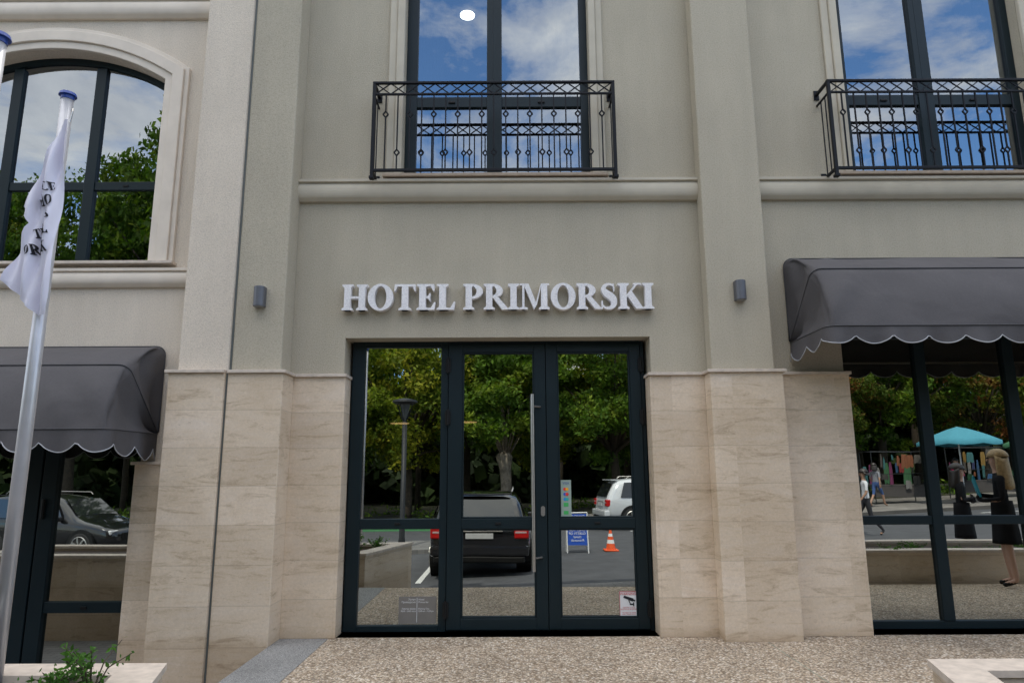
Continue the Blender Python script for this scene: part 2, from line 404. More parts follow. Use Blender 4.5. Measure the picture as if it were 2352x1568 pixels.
# ------------------------------------------------------------------ buildings
def wall(mb,x0,x1,z0,z1,y0,y1,ops,mi=0):
    xs=sorted({x0,x1,*[o[0] for o in ops],*[o[1] for o in ops]}); zs=sorted({z0,z1,*[o[2] for o in ops],*[o[3] for o in ops]})
    def solid(i,j):
        if i<0 or j<0 or i>=len(xs)-1 or j>=len(zs)-1: return False
        cx=(xs[i]+xs[i+1])/2;cz=(zs[j]+zs[j+1])/2
        return not any(o[0]<cx<o[1] and o[2]<cz<o[3] for o in ops)
    for i in range(len(xs)-1):
        for j in range(len(zs)-1):
            if not solid(i,j): continue
            a,b,c,d=xs[i],xs[i+1],zs[j],zs[j+1]
            mb.poly([(a,y0,c),(b,y0,c),(b,y0,d),(a,y0,d)],mi); mb.poly([(b,y1,c),(a,y1,c),(a,y1,d),(b,y1,d)],mi)
            if not solid(i-1,j): mb.poly([(a,y1,c),(a,y0,c),(a,y0,d),(a,y1,d)],mi)
            if not solid(i+1,j): mb.poly([(b,y0,c),(b,y1,c),(b,y1,d),(b,y0,d)],mi)
            if not solid(i,j-1): mb.poly([(a,y1,c),(b,y1,c),(b,y0,c),(a,y0,c)],mi)
            if not solid(i,j+1): mb.poly([(a,y0,d),(b,y0,d),(b,y1,d),(a,y1,d)],mi)
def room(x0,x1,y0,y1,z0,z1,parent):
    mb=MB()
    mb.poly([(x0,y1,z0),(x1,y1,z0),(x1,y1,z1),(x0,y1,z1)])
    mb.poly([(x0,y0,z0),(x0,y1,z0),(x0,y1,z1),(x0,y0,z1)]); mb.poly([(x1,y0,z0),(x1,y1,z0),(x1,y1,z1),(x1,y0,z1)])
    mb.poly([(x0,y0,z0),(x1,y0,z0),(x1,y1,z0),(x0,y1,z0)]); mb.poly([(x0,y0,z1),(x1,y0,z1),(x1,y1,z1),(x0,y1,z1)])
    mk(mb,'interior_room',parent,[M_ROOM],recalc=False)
H=empty('hotel_building',(0,0,0),'grey plastered hotel with pale stone base and dark framed windows','building')
TOP=11.0
mb=MB(); wall(mb,-2.88,9.6,-1.2,TOP,0,.36,[(-1.79,1.48,0,3.03),(-1.23,.91,4.87,8.1),(3.53,6.4,0.0,3.12),(3.83,5.97,4.87,8.1)])
mb.box(-2.88,9.6,.36,9,TOP-.3,TOP); mb.box(9.3,9.6,.36,9,-1.2,TOP-.3); mb.box(-2.88,9.3,8.7,9,-1.2,TOP-.3)
mk(mb,'wall',H,[M_PLASTER],recalc=False)
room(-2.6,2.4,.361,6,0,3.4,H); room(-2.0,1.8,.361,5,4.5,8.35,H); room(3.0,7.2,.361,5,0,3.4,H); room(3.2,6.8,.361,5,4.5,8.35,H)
def pil(parent,x0,x1,y,sx0,sx1,sy,mat,seed=0):
    mb=MB(); mb.box(x0,x1,y,0,2.632,TOP); p=mk(mb,'pilaster',parent,[mat],bevel=.012)
    mb=MB(); mb.box(sx0,sx1,sy,0,-1.2,2.6); mk(mb,'stone_base',p,[M_STONE],bevel=.006)
    return p
p2=pil(H,-2.868,-2.36,-.31,-2.868,-2.31,-.38,M_PLASTER)
p3=pil(H,2.07,2.72,-.20,2.03,2.78,-.26,M_PLASTER)
boxes([[(-2.31,-1.79,-.05,0,0.004,2.6),(-1.79,-1.762,-.05,.2,0,2.6)],[(1.48,2.03,-.05,0,0,2.6),(1.452,1.48,-.05,.2,0,2.6)],[(2.78,3.53,-.05,0,0,2.6),(3.53,3.556,-.05,.2,0,2.6)],[(6.4,9.6,-.05,0,0,2.6)]],'stone_cladding',H,[M_STONE],.003)
boxes([[(-2.868,-2.28,-.41,0,2.6,2.632),(-2.28,-1.745,-.08,0,2.6,2.632),(-1.79,-1.745,0,.2,2.6,2.632)],
[(1.435,2.0,-.08,0,2.6,2.632),(1.435,1.48,0,.2,2.6,2.632),(2.0,2.81,-.29,0,2.6,2.632),(2.81,3.575,-.08,0,2.6,2.632),(3.53,3.575,0,.2,2.6,2.632)],
[(6.4,9.6,-.08,0,2.6,2.632)]],'stone_ledge',H,[M_LEDGE],.004)
def course(zt,zb,d):
    h=zt-zb
    pr=[(0,zt),(-d,zt),(-d,zt-.03),(-d*.82,zt-.035)]
    for i in range(1,9):
        a=math.pi/2-math.pi*i/9*.94
        pr.append((-d*.55-d*.40*math.cos(a),zb+.02+(h-.055)*(.5+.5*math.sin(a))))
    pr+=[(-d*.4,zb),(0,zb)]
    return pr
mb=MB(); mb.profx(course(4.81,4.57,.10),-2.36,2.07); mk(mb,'string_course',H,[M_TRIM],recalc=True)
mb=MB(); mb.profx(course(4.81,4.57,.10),2.72,9.6); mk(mb,'string_course',H,[M_TRIM])

def french_window(parent,cx):
    w0,w1=cx-1.07,cx+1.07; yf,yb=.13,.20
    mb=MB(); z0,z1=4.87,8.1
    mb.box(w0,w0+.13,yf,yb,z0,z1); mb.box(w1-.09,w1,yf,yb,z0,z1); mb.box(w0+.13,w1-.09,yf,yb,z1-.1,z1); mb.box(w0+.13,w1-.09,yf,yb,z0,z0+.09)
    mb.box(cx-.12,cx+.055,yf-.01,yb,z0+.09,z1-.1)
    for a,b in ((w0+.13,cx-.12),(cx+.055,w1-.09)):
        mb.box(a,b,yf+.005,yb,5.80,5.93)
    mb.box(cx-.055,cx-.045,yf-.013,yf-.005,z0+.09,z1-.1)
    w=mk(mb,'window',parent,[M_FRAME],bevel=.006)
    for a,b in ((w0+.13,cx-.12),(cx+.055,w1-.09)):
        for c,d in ((z0+.09,5.80),(5.93,z1-.1)):
            mk(MB().poly([(a,.17,c),(b,.17,c),(b,.17,d),(a,.17,d)]),'pane',w,[M_GLASS],recalc=False)
    boxes([[(x-.04,x+.04,yf-.012,yf+.004,5.845,5.87)] for x in ((w0+.13+cx-.12)/2,(cx+.055+w1-.09)/2)],'drain_cap',w,[M_BLACK],.005)
    mb=MB(); mb.box(w0-.2,w1+.17,-.12,.13,4.83,4.868); mk(mb,'sill',w,[M_SILL],bevel=.006)
    mb=MB()
    for a,b in ((w0-.18,w0-.09),(w1+.08,w1+.16)): mb.box(a,b,-.035,0,4.87,8.3)
    for a,b in ((w0-.09,w0),(w1,w1+.08)): mb.box(a,b,-.06,0,4.87,8.2)
    mb.box(w0-.18,w1+.16,-.06,0,8.3,8.4)
    mk(mb,'window_surround',parent,[M_TRIM],bevel=.012)
    for (a,b) in ((w0+.05,w0+.42),(w1-.45,w1-.05)):
        mb=MB(); n=36; r=[(a+(b-a)*i/n,.36+.03*math.sin(i*1.5)) for i in range(n+1)]
        mb.loft([[(x,y,4.9) for x,y in r],[(x,y,8.2) for x,y in r]],0,False)
        mk(mb,'curtain',w,[cloth('beige_curtain',(.08,.075,.065))],smooth=True)
    return w
french_window(H,-.16); french_window(H,4.9)
mb=MB(); mb.tube([(-.64,1.9,8.285),(-.64,1.9,8.30)],.11,24); mk(mb,'ceiling_lamp',H,[emis('warm_ceiling_light',(1,.95,.86),6)])
for x,y in ((-1.9,4.4),(-.75,4.2)):
    mb=MB(); mb.tube([(x,y,2.42),(x,y,2.43)],.16,20); mk(mb,'ceiling_lamp',H,[emis('warm_pendant_light',(1,.6,.25),1.5)])

# entrance door
D=empty('entrance',(0,0,0),parent=H)
mb=MB(); y0,y1=.235,.30
mb.box(-1.76,-1.62,y0,y1,0,3.03); mb.box(-.78,-.70,y0,y1,0,3.0); mb.box(-1.62,1.41,y0,y1,3.0,3.03); mb.box(-1.62,-.78,y0,y1,2.965,3.0)
mb.box(-1.62,-.78,y0,y1,1.02,1.126); mb.box(-1.62,-.78,y0,y1,0,.062); mb.box(1.41,1.452,y0,y1,0,3.03); mb.box(-.70,1.41,.25,y1,0,.018)
mk(mb,'door_frame',D,[M_FRAME],bevel=.005)
for c,d in ((1.126,2.965),(.062,1.02)): mk(MB().poly([(-1.62,.27,c),(-.78,.27,c),(-.78,.27,d),(-1.62,.27,d)]),'side_pane',D,[M_GLASSD],recalc=False)
for a,b,s0,s1 in ((-.695,.362,-.545,.24),(.369,1.405,.49,1.29)):
    mb=MB(); yy=.215
    mb.box(a,s0,yy,y1-.01,.02,2.995); mb.box(s1,b,yy,y1-.01,.02,2.995); mb.box(s0,s1,yy,y1-.01,2.905,2.995); mb.box(s0,s1,yy,y1-.01,1.02,1.126); mb.box(s0,s1,yy,y1-.01,.02,.13)
    for (c,d) in ((.13,1.02),(1.126,2.905)):
        w=.018
        mb.box(s0,s0+w,yy+.012,yy+.03,c,d); mb.box(s1-w,s1,yy+.012,yy+.03,c,d); mb.box(s0+w,s1-w,yy+.012,yy+.03,c,c+w); mb.box(s0+w,s1-w,yy+.012,yy+.03,d-w,d)
    L=mk(mb,'door_leaf',D,[M_FRAME],bevel=.004)
    for (c,d) in ((.13,1.02),(1.126,2.905)): mk(MB().poly([(s0,.255,c),(s1,.255,c),(s1,.255,d),(s0,.255,d)]),'pane',L,[M_GLASSD],recalc=False)
    if a<0:
        mb=MB(); mb.tube([(.215,.13,.60),(.215,.13,2.43)],.017,14); mb.tube([(.215,.13,2.30),(.30,.21,2.30)],.012,8); mb.tube([(.215,.13,.73),(.30,.21,.73)],.012,8)
        mk(mb,'handle',L,[M_STEEL],smooth=False)
        mb=MB(); mb.extr([(.318+.022*math.cos(t*math.pi/8),1.20+.022*math.sin(t*math.pi/8)+(.03 if t<8 else -.03)) for t in range(16)],.203,.214)
        mk(mb,'lock',L,[M_STEEL])
for x,zz in ((-.70,(2.76,2.19,.22)),(1.41,(2.76,2.19,.22))):
    for z in zz:
        mb=MB(); mb.tube([(x,.205,z-.085),(x,.205,z+.085)],.016,10); mb.box(x-.03,x+.03,.200,.214,z-.07,z+.07); mk(mb,'hinge',D,[M_BLACK])
boxes([[(-.185,-.125,.202,.216,1.065,1.088)],[(.86,.92,.202,.216,1.065,1.088)],[(-1.25,-1.19,.222,.234,1.065,1.088)]],'drain_cap',D,[M_BLACK],.004)

def text_mesh(body,size,mat,name,parent,mtx,align='CENTER',extrude=0,squash=1,space=1):
    cu=bpy.data.curves.new('t','FONT'); cu.body=body; cu.size=size; cu.align_x=align; cu.extrude=extrude; cu.space_line=space; cu.resolution_u=3
    o=bpy.data.objects.new('t',cu); COL.objects.link(o); bpy.context.view_layer.update()
    me=bpy.data.meshes.new_from_object(o.evaluated_get(bpy.context.evaluated_depsgraph_get()))
    bpy.data.objects.remove(o)
    base=BASE[parent.name]
    me.transform(Matrix.Translation(-base)@mtx@Matrix.Diagonal((squash,1,1,1)))
    me.materials.clear(); me.materials.append(mat); me.name=name
    t=bpy.data.objects.new(name,me); finish(t,name,parent,base); return t
def FR(x,y,z): return Matrix.Translation((x,y,z))@Matrix.Rotation(math.pi/2,4,'X')
P=empty('opening_hours_notice',(-1.0,.262,.06),'grey glass notice with opening hours stuck on entrance pane','notice')
mb=MB(); mb.box(-1.19,-.80,.262,.268,.075,.34); mk(mb,'plate',P,[simple('frosted_grey_film',(.19,.175,.155),.5)])
text_mesh("Хотел\nПриморски",.026,M_WHITE,'heading',P,FR(-1.015,.2585,.305),'RIGHT',space=1.0)
text_mesh("Hotel\nPrimorski",.026,M_WHITE,'heading',P,FR(-.985,.2585,.305),'LEFT')
text_mesh("Работно време\n00:00 - 24:00 часа",.023,M_WHITE,'hours',P,FR(-1.012,.2585,.215),'RIGHT',squash=.85)
text_mesh("Working Time\n12:00 am - 12:00 pm",.023,M_WHITE,'hours',P,FR(-.988,.2585,.215),'LEFT',squash=.85)
mb=MB(); mb.box(-1.002,-.998,.258,.261,.09,.33); mk(mb,'divider',P,[M_WHITE])
P=empty('warning_sticker',(1.2,.25,.15),'white warning sticker with red text and black camera symbol','sticker')
mb=MB(); mb.box(1.10,1.285,.244,.248,.135,.385); mk(mb,'sheet',P,[M_WHITE])
mb=MB(); 
for q in ((1.10,1.285,.380,.385),(1.10,1.285,.135,.139),(1.10,1.104,.139,.380),(1.281,1.285,.139,.380)): mb.box(q[0],q[1],.2415,.2435,q[2],q[3])
mk(mb,'border',P,[M_RED])
text_mesh("WARNING!",.037,M_RED,'heading',P,FR(1.193,.240,.349),squash=.95)
text_mesh("ОБЕКТЪТ Е ПОД\nВИДЕОНАБЛЮДЕНИЕ",.0165,M_RED,'text',P,FR(1.193,.240,.222),squash=.95)
text_mesh("THE OBJECT IS UNDER\nVIDEO SURVEILLANCE",.0150,M_RED,'text',P,FR(1.193,.240,.172),squash=.95)
mb=MB(); mb.extr([(1.14,.325),(1.15,.345),(1.245,.315),(1.235,.285)],.2405,.2425); mb.extr([(1.236,.292),(1.242,.308),(1.262,.302),(1.256,.286)],.239,.2425); mb.extr([(1.19,.30),(1.2,.30),(1.215,.265),(1.205,.262)],.2395,.2425); mb.box(1.205,1.24,.239,.2425,.252,.266); mb.box(1.24,1.25,.239,.2425,.240,.278)
mk(mb,'camera_symbol',P,[M_INK])
P=empty('payment_cards_sticker',(.57,.25,1.3),'pale green sticker with a column of payment card marks','sticker')
mb=MB(); mb.box(.512,.622,.244,.248,1.14,1.52); mk(mb,'sheet',P,[simple('pale_green_film',(.30,.38,.33),.5,var=.1)])
text_mesh("VISA",.036,M_BLUE,'mark',P,FR(.567,.240,1.475))
for i,(c1,c2) in enumerate((((.7,.03,.02),(.8,.4,.02)),((.03,.1,.5),(.7,.03,.02)),((.02,.25,.6),(.02,.4,.35)))):
    z=1.425-i*.052; mb=MB()
    for k,x in enumerate((.555,.578)): mb.tube([(x,.243-.001*k,z),(x,.2405-.001*k,z)],.017,16,k)
    mk(mb,'mark',P,[simple('ink_%d'%i,c1,.6),simple('inkb_%d'%i,c2,.6)])
boxes([[(.54,.59,.241,.243,1.245,1.285)],[(.54,.59,.241,.243,1.165,1.20)]],'mark',P,[simple('green_print',(.05,.4,.1),.6)])

# right lower shop window
mb=MB(); y0,y1=.25,.32
mb.box(3.556,3.62,y0,y1,0,3.12); mb.box(6.3,6.4,y0,y1,0,3.12); mb.box(3.62,6.3,y0,y1,3.04,3.12); mb.box(3.62,6.3,y0,y1,0,.08)
mb.box(4.44,4.56,y0-.01,y1,.08,3.04); mb.box(5.42,5.54,y0-.01,y1,.08,3.04)
for a,b in ((3.62,4.44),(4.56,5.42),(5.54,6.3)): mb.box(a,b,y0,y1,1.04,1.13)
SW=mk(mb,'shop_window',H,[M_FRAME],bevel=.005)
for a,b in ((3.62,4.44),(4.56,5.42),(5.54,6.3)):
    for c,d in ((.08,1.04),(1.13,3.04)):
        mk(MB().poly([(a,.285,c),(b,.285,c),(b,.285,d),(a,.285,d)]),'pane',SW,[M_GLASSD],recalc=False)

# ---- cream neighbour
C=empty('cream_building',(-6,0,-.7),'cream plastered wing with arched window and stone base','building')
wx0,wx1,zs,zt=-6.68,-3.98,6.07,6.47
hw=(wx1-wx0)/2; rise=zt-zs; RR=(hw*hw+rise*rise)/(2*rise); cxw=(wx0+wx1)/2; czw=zt-RR
def arcpts(r,x0,x1,n=24): return [(x0+(x1-x0)*i/n, czw+math.sqrt(max(r*r-(x0+(x1-x0)*i/n-cxw)**2,0))) for i in range(n+1)]
mb=MB(); wall(mb,-12.5,-2.9,-1.2,TOP,0.0,.36,[(-6.9,-3.87,-.66,2.2),(wx0,wx1,3.88,6.475)])
A=arcpts(RR,wx0,wx1)
for i in range(len(A)-1):
    (a,za),(b,zb)=A[i],A[i+1]
    mb.poly([(a,0,za),(b,0,zb),(b,0,6.475),(a,0,6.475)]); mb.poly([(a,0,za),(a,.36,za),(b,.36,zb),(b,0,zb)])
mk(mb,'wall',C,[M_CREAM],recalc=False)
room(-7.2,-3.4,.361,5,3.4,6.9,C); room(-7.2,-3.4,.361,5,-.66,2.6,C)
p1=pil(C,-3.40,-2.892,-.34,-3.455,-2.892,-.41,M_CREAM)
mb=MB(); mb.box(-3.485,-2.892,-.44,0,2.6,2.632); mk(mb,'stone_ledge',p1,[M_LEDGE],bevel=.004)
mb=MB(); mb.box(-2.892,-2.868,-.365,0,-1.2,2.6); mb.box(-2.892,-2.868,-.30,0,2.6,TOP); mk(mb,'expansion_joint',C,[simple('joint_profile',(.13,.14,.13),.5)])
boxes([[(-3.87,-3.455,-.05,0,-1.2,1.7),(-3.90,-3.87,-.05,.2,-1.2,1.7)],[(-12.5,-6.9,-.05,0,-1.2,1.7)]],'stone_cladding',C,[M_STONE],.003)
boxes([[(-3.93,-3.455,-.08,0,1.7,1.732),(-3.93,-3.87,0,.2,1.7,1.732)],[(-12.5,-6.87,-.08,0,1.7,1.732)]],'stone_ledge',C,[M_LEDGE],.003)
mb=MB(); mb.profx(course(3.80,3.60,.09),-12.5,-3.4); mk(mb,'string_course',C,[M_TRIMC])
mb=MB(); mb.profx(course(7.10,6.86,.10),-12.5,-3.4); mk(mb,'string_course',C,[M_TRIMC])
mb=MB(); mb.profx(course(7.36,7.16,.12),-12.5,-3.4); mk(mb,'string_course',C,[M_TRIMC])
def arch_trim(mb,off0,off1,yf,yb,zb):
    i0=[(wx1+off0,zb)]+[(x,z) for x,z in reversed(arcpts(RR+off0,wx0-off0,wx1+off0))]+[(wx0-off0,zb)]
    i1=[(wx1+off1,zb)]+[(x,z) for x,z in reversed(arcpts(RR+off1,wx0-off1,wx1+off1))]+[(wx0-off1,zb)]
    rings=[[(a[0],yb,a[1]),(a[0],yf,a[1]),(b[0],yf,b[1]),(b[0],yb,b[1])] for a,b in zip(i0,i1)]
    mb.loft(rings,0,True,True)
mb=MB(); arch_trim(mb,.0,.09,-.05,0,3.88); arch_trim(mb,.09,.22,-.075,0,3.88); arch_trim(mb,.22,.27,-.045,0,3.88)
mk(mb,'window_surround',C,[M_TRIMC],bevel=.008)
mb=MB(); yf,yb=.15,.21
fr0=.07
i0=arcpts(RR,wx0,wx1); i1=arcpts(RR-fr0,wx0,wx1)
mb.loft([[(a[0],yf,a[1]),(b[0],yf,b[1]),(b[0],yb,b[1]),(a[0],yb,a[1])] for a,b in zip(i0,i1)],0,True,True)
mb.box(wx0,wx0+.07,yf,yb,3.88,5.98); mb.box(wx1-.07,wx1,yf,yb,3.88,5.98); mb.box(wx0+.07,wx1-.07,yf,yb,3.88,3.95)
mx=[-4.84,-5.82]
for x in mx: mb.box(x-.06,x+.06,yf-.008,yb,3.95,czw+math.sqrt((RR-.06)**2-(x-cxw)**2)-.03)
for a,b in ((wx0+.07,-5.88),(-5.76,-4.90),(-4.78,wx1-.07)): mb.box(a,b,yf+.003,yb,4.80,4.90)
AW=mk(mb,'arched_window',C,[M_FRAME],bevel=.005)
for a,b in ((wx0+.07,-5.88),(-5.76,-4.90),(-4.78,wx1-.07)):
    mk(MB().poly([(a,.18,3.95),(b,.18,3.95),(b,.18,4.80),(a,.18,4.80)]),'pane',AW,[M_GLASS],recalc=False)
    ap=arcpts(RR-.06,a,b,8); mk(MB().poly([(a,.18,4.90),(b,.18,4.90)]+[(x,.18,z) for x,z in reversed(ap)]),'pane',AW,[M_GLASS],recalc=False)
mb=MB(); mb.box(wx0-.32,wx1+.30,-.11,.15,3.845,3.879); mk(mb,'sill',AW,[M_LEDGE],bevel=.004)
boxes([[(x-.03,x+.03,.145,.152,4.84,4.86)] for x in (-5.33,-4.42)],'drain_cap',AW,[M_BLACK])
mb=MB(); y0,y1=.18,.26
mb.box(-3.98,-3.90,y0,y1,-.66,2.2); mb.box(-6.9,-6.82,y0,y1,-.66,2.2); mb.box(-6.82,-3.98,y0,y1,2.12,2.2); mb.box(-6.82,-3.98,y0,y1,-.66,-.56)
for a,b in ((-4.98,-4.83),(-5.16,-5.0),(-6.02,-5.9)): mb.box(a,b,y0-.01,y1,-.56,2.12)
for a,b in ((-4.83,-3.98),(-5.9,-5.16),(-6.82,-6.02)): mb.box(a,b,y0+.004,y1,.21,.32)
GD=mk(mb,'glazed_door',C,[M_FRAME],bevel=.005)
for a,b in ((-4.83,-3.98),(-5.9,-5.16),(-6.82,-6.02)):
    for c,d in ((-.56,.21),(.32,2.12)):
        mk(MB().poly([(a,.22,c),(b,.22,c),(b,.22,d),(a,.22,d)]),'pane',GD,[M_GLASSD],recalc=False)
mk(MB().tube([(-4.93,.15,1.15),(-4.93,.15,1.35)],.02,8),'hinge',GD,[M_BLACK]); mk(MB().box(-4.44,-4.38,.168,.186,.25,.275),'drain_cap',GD,[M_BLACK])

# ------------------------------------------------------------------ lettering
S=empty('hotel_sign',(-.155,-.02,3.32),'white raised serif lettering fixed above the entrance doors','sign')
def word(w,x0,x1,zb,h):
    k=(x1-x0)/wordlen(w); x=x0
    for ch in w:
        wd,pcs=GL[ch]; mb=MB()
        for i,pc in enumerate(pcs):
            for q in pc: mb.extr([(x+px*k,zb+pz*h) for px,pz in q],-.095+.0005*i,-.02+.0003*i)
        o=mk(mb,'letter',S,[M_LETTER]); o['label']='raised white letter '+ch
        x+=wd*k
word('HOTEL',-1.83,-.60,3.314,.285); word('PRIMORSKI',-.525,1.53,3.314,.285)

# ------------------------------------------------------------------ wall lamps
def wall_lamp(x,y,z):
    L=empty('wall_lamp',(x,y,z),'grey half round wall lamp on the pilaster','lamp',group='wall lamps beside the entrance')
    mb=MB(); pr=[(x-.055,y),(x-.055,y-.06)]+[(x-.055*math.cos(math.pi*i/10),y-.06-.045*math.sin(math.pi*i/10)) for i in range(1,10)]+[(x+.055,y-.06),(x+.055,y)]
    mb.loft([[(a,b,z-.105) for a,b in pr],[(a,b,z+.105) for a,b in pr]],0,True,True); mk(mb,'lamp_housing',L,[M_LAMPG],bevel=.003)
    pr2=[(x+(a-x)*.8,y+(b-y)*.85-.005) for a,b in pr]
    for q in ((.105,.109),(-.109,-.105)):
        mk(MB().loft([[(a,b,z+q[0]) for a,b in pr2],[(a,b,z+q[1]) for a,b in pr2]],0,True,True),'lens',L,[simple('frosted_lens',(.3,.3,.3),.4)])
wall_lamp(-2.61,-.31,3.40); wall_lamp(2.405,-.20,3.47)

# ------------------------------------------------------------------ balcony railings
def railing(x0,x1,label):
    yf=-.30; B=empty('balcony_railing',((x0+x1)/2,0,4.75),label,'railing',group='iron balcony railings')
    mb=MB(); w=.035
    mb.box(x0,x1,yf-.018,yf+.018,5.835,5.86); mb.box(x0+.03,x1-.03,yf-.012,yf+.012,5.70,5.722); mb.box(x0+.03,x1-.03,yf-.016,yf+.016,4.80,4.83)
    for x in (x0,x1-w):
        mb.box(x,x+w,yf-w/2,yf+w/2,4.745,5.834)
        mb.box(x+.002,x+w-.002,yf+.02,0,5.83,5.858); mb.box(x+.004,x+w-.004,yf+.02,0,4.80,4.828); mb.box(x+.005,x+.025,yf+.02,0,5.70,5.72)
        mb.box(x-.012,x+w+.012,-.012,0,5.78,5.90); mb.box(x-.012,x+w+.012,-.012,0,4.745,4.88)
        mb.box(x-.008,x+w+.008,yf-.03,yf+.035,4.715,4.745)
        for yy in (-.2,-.1): mb.box(x+.011,x+.023,yy-.006,yy+.006,4.828,5.70)
    F=mk(mb,'rail_frame',B,[M_IRON],bevel=.003)
    mb=MB(); n=8; L=(x1-x0-2*w)/n
    for i in range(n):
        a=x0+w+i*L
        mb.bar((a,yf-.003,5.715),(a+L/2,yf-.003,5.84),.011); mb.bar((a+L/2,yf-.003,5.84),(a+L,yf-.003,5.715),.011)
        mb.bar((a,yf+.004,5.84),(a+L/2,yf+.004,5.715),.011); mb.bar((a+L/2,yf+.004,5.715),(a+L,yf+.004,5.84),.011)
    mk(mb,'lattice_band',B,[M_IRON])
    n=20; L=(x1-x0-w)/n
    for i in range(1,n):
        x=x0+w/2+i*L; mb=MB(); zc=5.47 if i%2 else 5.02; r=.036
        mb.box(x-.007,x+.007,yf-.007,yf+.007,4.83,zc-r); mb.box(x-.007,x+.007,yf-.007,yf+.007,zc+r,5.70)
        for a,b in (((0,-r),(r*.8,0)),((r*.8,0),(0,r)),((0,r),(-r*.8,0)),((-r*.8,0),(0,-r))):
            mb.bar((x+a[0],yf,zc+a[1]),(x+b[0],yf,zc+b[1]),.014)
        mk(mb,'baluster',B,[M_IRON])
railing(-1.525,1.15,'black wrought iron balcony railing in front of tall window over entrance')
railing(3.50,6.22,'black wrought iron balcony railing above the grey awning')

# ------------------------------------------------------------------ awnings
def awning(x0,x1,zb,H0,P0,label,s0,vs=1.0):
    A=empty('awning',((x0+x1)/2,0,zb),label,'awning',group='grey canvas awnings')
    def rib(ang,inset=0):
        a=math.radians(ang)
        return math.sqrt(1/((math.cos(a)/P0)**2+(math.sin(a)/H0)**2))
    def path(r,c=.10,n=5,nx=60,bulge=0):
        pts=[(x0,r*t) for t in (0.02,.2,.4,.6,.8)]+[(x0,r-c)]
        for i in range(1,n): 
            t=math.pi/2*i/n; pts.append((x0+c-c*math.cos(t),r-c+c*math.sin(t)))
        for i in range(nx+1): pts.append((x0+c+(x1-x0-2*c)*i/nx,r))
        for i in range(1,n):
            t=math.pi/2*i/n; pts.append((x1-c+c*math.sin(t),r-c+c*math.cos(t)))
        pts+= [(x1,r-c)]+[(x1,r*t) for t in (.8,.6,.4,.2,.02)]
        return pts
    ribs=[90,43,0]; angs=[]
    for k in range(2):
        for i in range(8): angs.append((k,i/8))
    angs.append((1,1.0))
    rings=[]
    rnd=random.Random(int(s0)); ph=rnd.random()*6
    for k,t in angs:
        a1,a2=math.radians(ribs[k]),math.radians(ribs[k+1]); r1,r2=rib(ribs[k]),rib(ribs[k+1])
        p1=(r1*math.cos(a1),r1*math.sin(a1)); p2=(r2*math.cos(a2),r2*math.sin(a2))
        px,pz=p1[0]+(p2[0]-p1[0])*t,p1[1]+(p2[1]-p1[1])*t
        bul=.035*math.sin(math.pi*t); r=math.hypot(px,pz)+bul; a=math.atan2(pz,px)
        ring=[]
        for (x,q) in path(r):
            e=math.sin(math.pi*t)
            edge=e*(.014*math.sin(x*3.1+ph+q*5)+.006*math.sin(x*7.3+t*4+ph))
            side=q<r-.04
            qq=q+edge*(q>r*.7)
            dd=min(abs(x-x0),abs(x-x1))
            if q>r*.9 and dd<.9: qq+=e*.022*math.sin(dd*15+t*6+k*2)*(1-dd/.9)
            xi=x
            if side: xi+=(1 if x<(x0+x1)/2 else -1)*(.05*e+.026*math.sin(q*13+t*8+k*2)*e)
            ring.append((xi,-.02-qq*math.cos(a),zb+qq*math.sin(a)))
        rings.append(ring)
    mb=MB(); mb.loft(rings,0,False); mk(mb,'canopy',A,[M_FABRIC],smooth=True,recalc=False)
    for idx in (0,8,16): mk(MB().tube([Vector(p)+Vector((0,-.004,.004)) for p in rings[idx]],.006,6),'seam',A,[simple('dark_grey_seam',(.05,.05,.055),.7)],smooth=True)
    pa=[]; last=rings[-1]
    for i in range(len(last)-1):
        a,b=Vector(last[i]),Vector(last[i+1]); n=max(1,int((b-a).length/.02))
        for j in range(n): pa.append(a.lerp(b,j/n))
    pa.append(Vector(last[-1]))
    s=0; r0=[];r1=[];r2=[]
    cx=(x0+x1)/2
    for i,p in enumerate(pa):
        if i: s+=(p-pa[i-1]).length
        u=abs(math.sin(math.pi*(s-.06)/.345)); h=(.08+.085*(u**.6))*vs
        if p.y>-P0+.1: h*=1+.45*(1-abs(p.y)/P0)
        out=Vector((0,-1,0)) if p.y<-P0+.08 else Vector((-1 if p.x<cx else 1,0,0))
        wv=.014*math.sin(s*9.1)+.008*math.sin(s*23)
        r0.append(p); r1.append(p+Vector((0,0,-h*.5))+out*(.004+wv*.5)); r2.append(p+Vector((0,0,-h))+out*(.008+wv))
    mb=MB(); mb.loft([r0,r1,r2],0,False); mk(mb,'valance',A,[M_FABRIC],smooth=True,recalc=False)
    mb=MB(); mb.tube([q+Vector((0,0,-.002)) for q in r2],.0055,5); mk(mb,'piping',A,[M_PIPING],smooth=True)
    mb=MB()
    for ang in (43,0):
        r=rib(ang)-.02; a=math.radians(ang)
        for x in (x0+.08,x1-.08): mb.bar((x,-.01,zb+.01),(x,-r*math.cos(a),zb+.01+r*math.sin(a)),.022)
        mb.bar((x0+.08,-r*math.cos(a),zb+.01+r*math.sin(a)),(x1-.08,-r*math.cos(a),zb+.01+r*math.sin(a)),.022)
    mk(mb,'support_frame',A,[M_STEEL])
awning(2.97,6.85,2.94,.94,.90,'dark grey canvas awning with scalloped valance over shop window',3)
awning(-7.3,-3.70,2.01,.93,.92,'dark grey canvas awning with scalloped valance on cream wing',5,1.25)

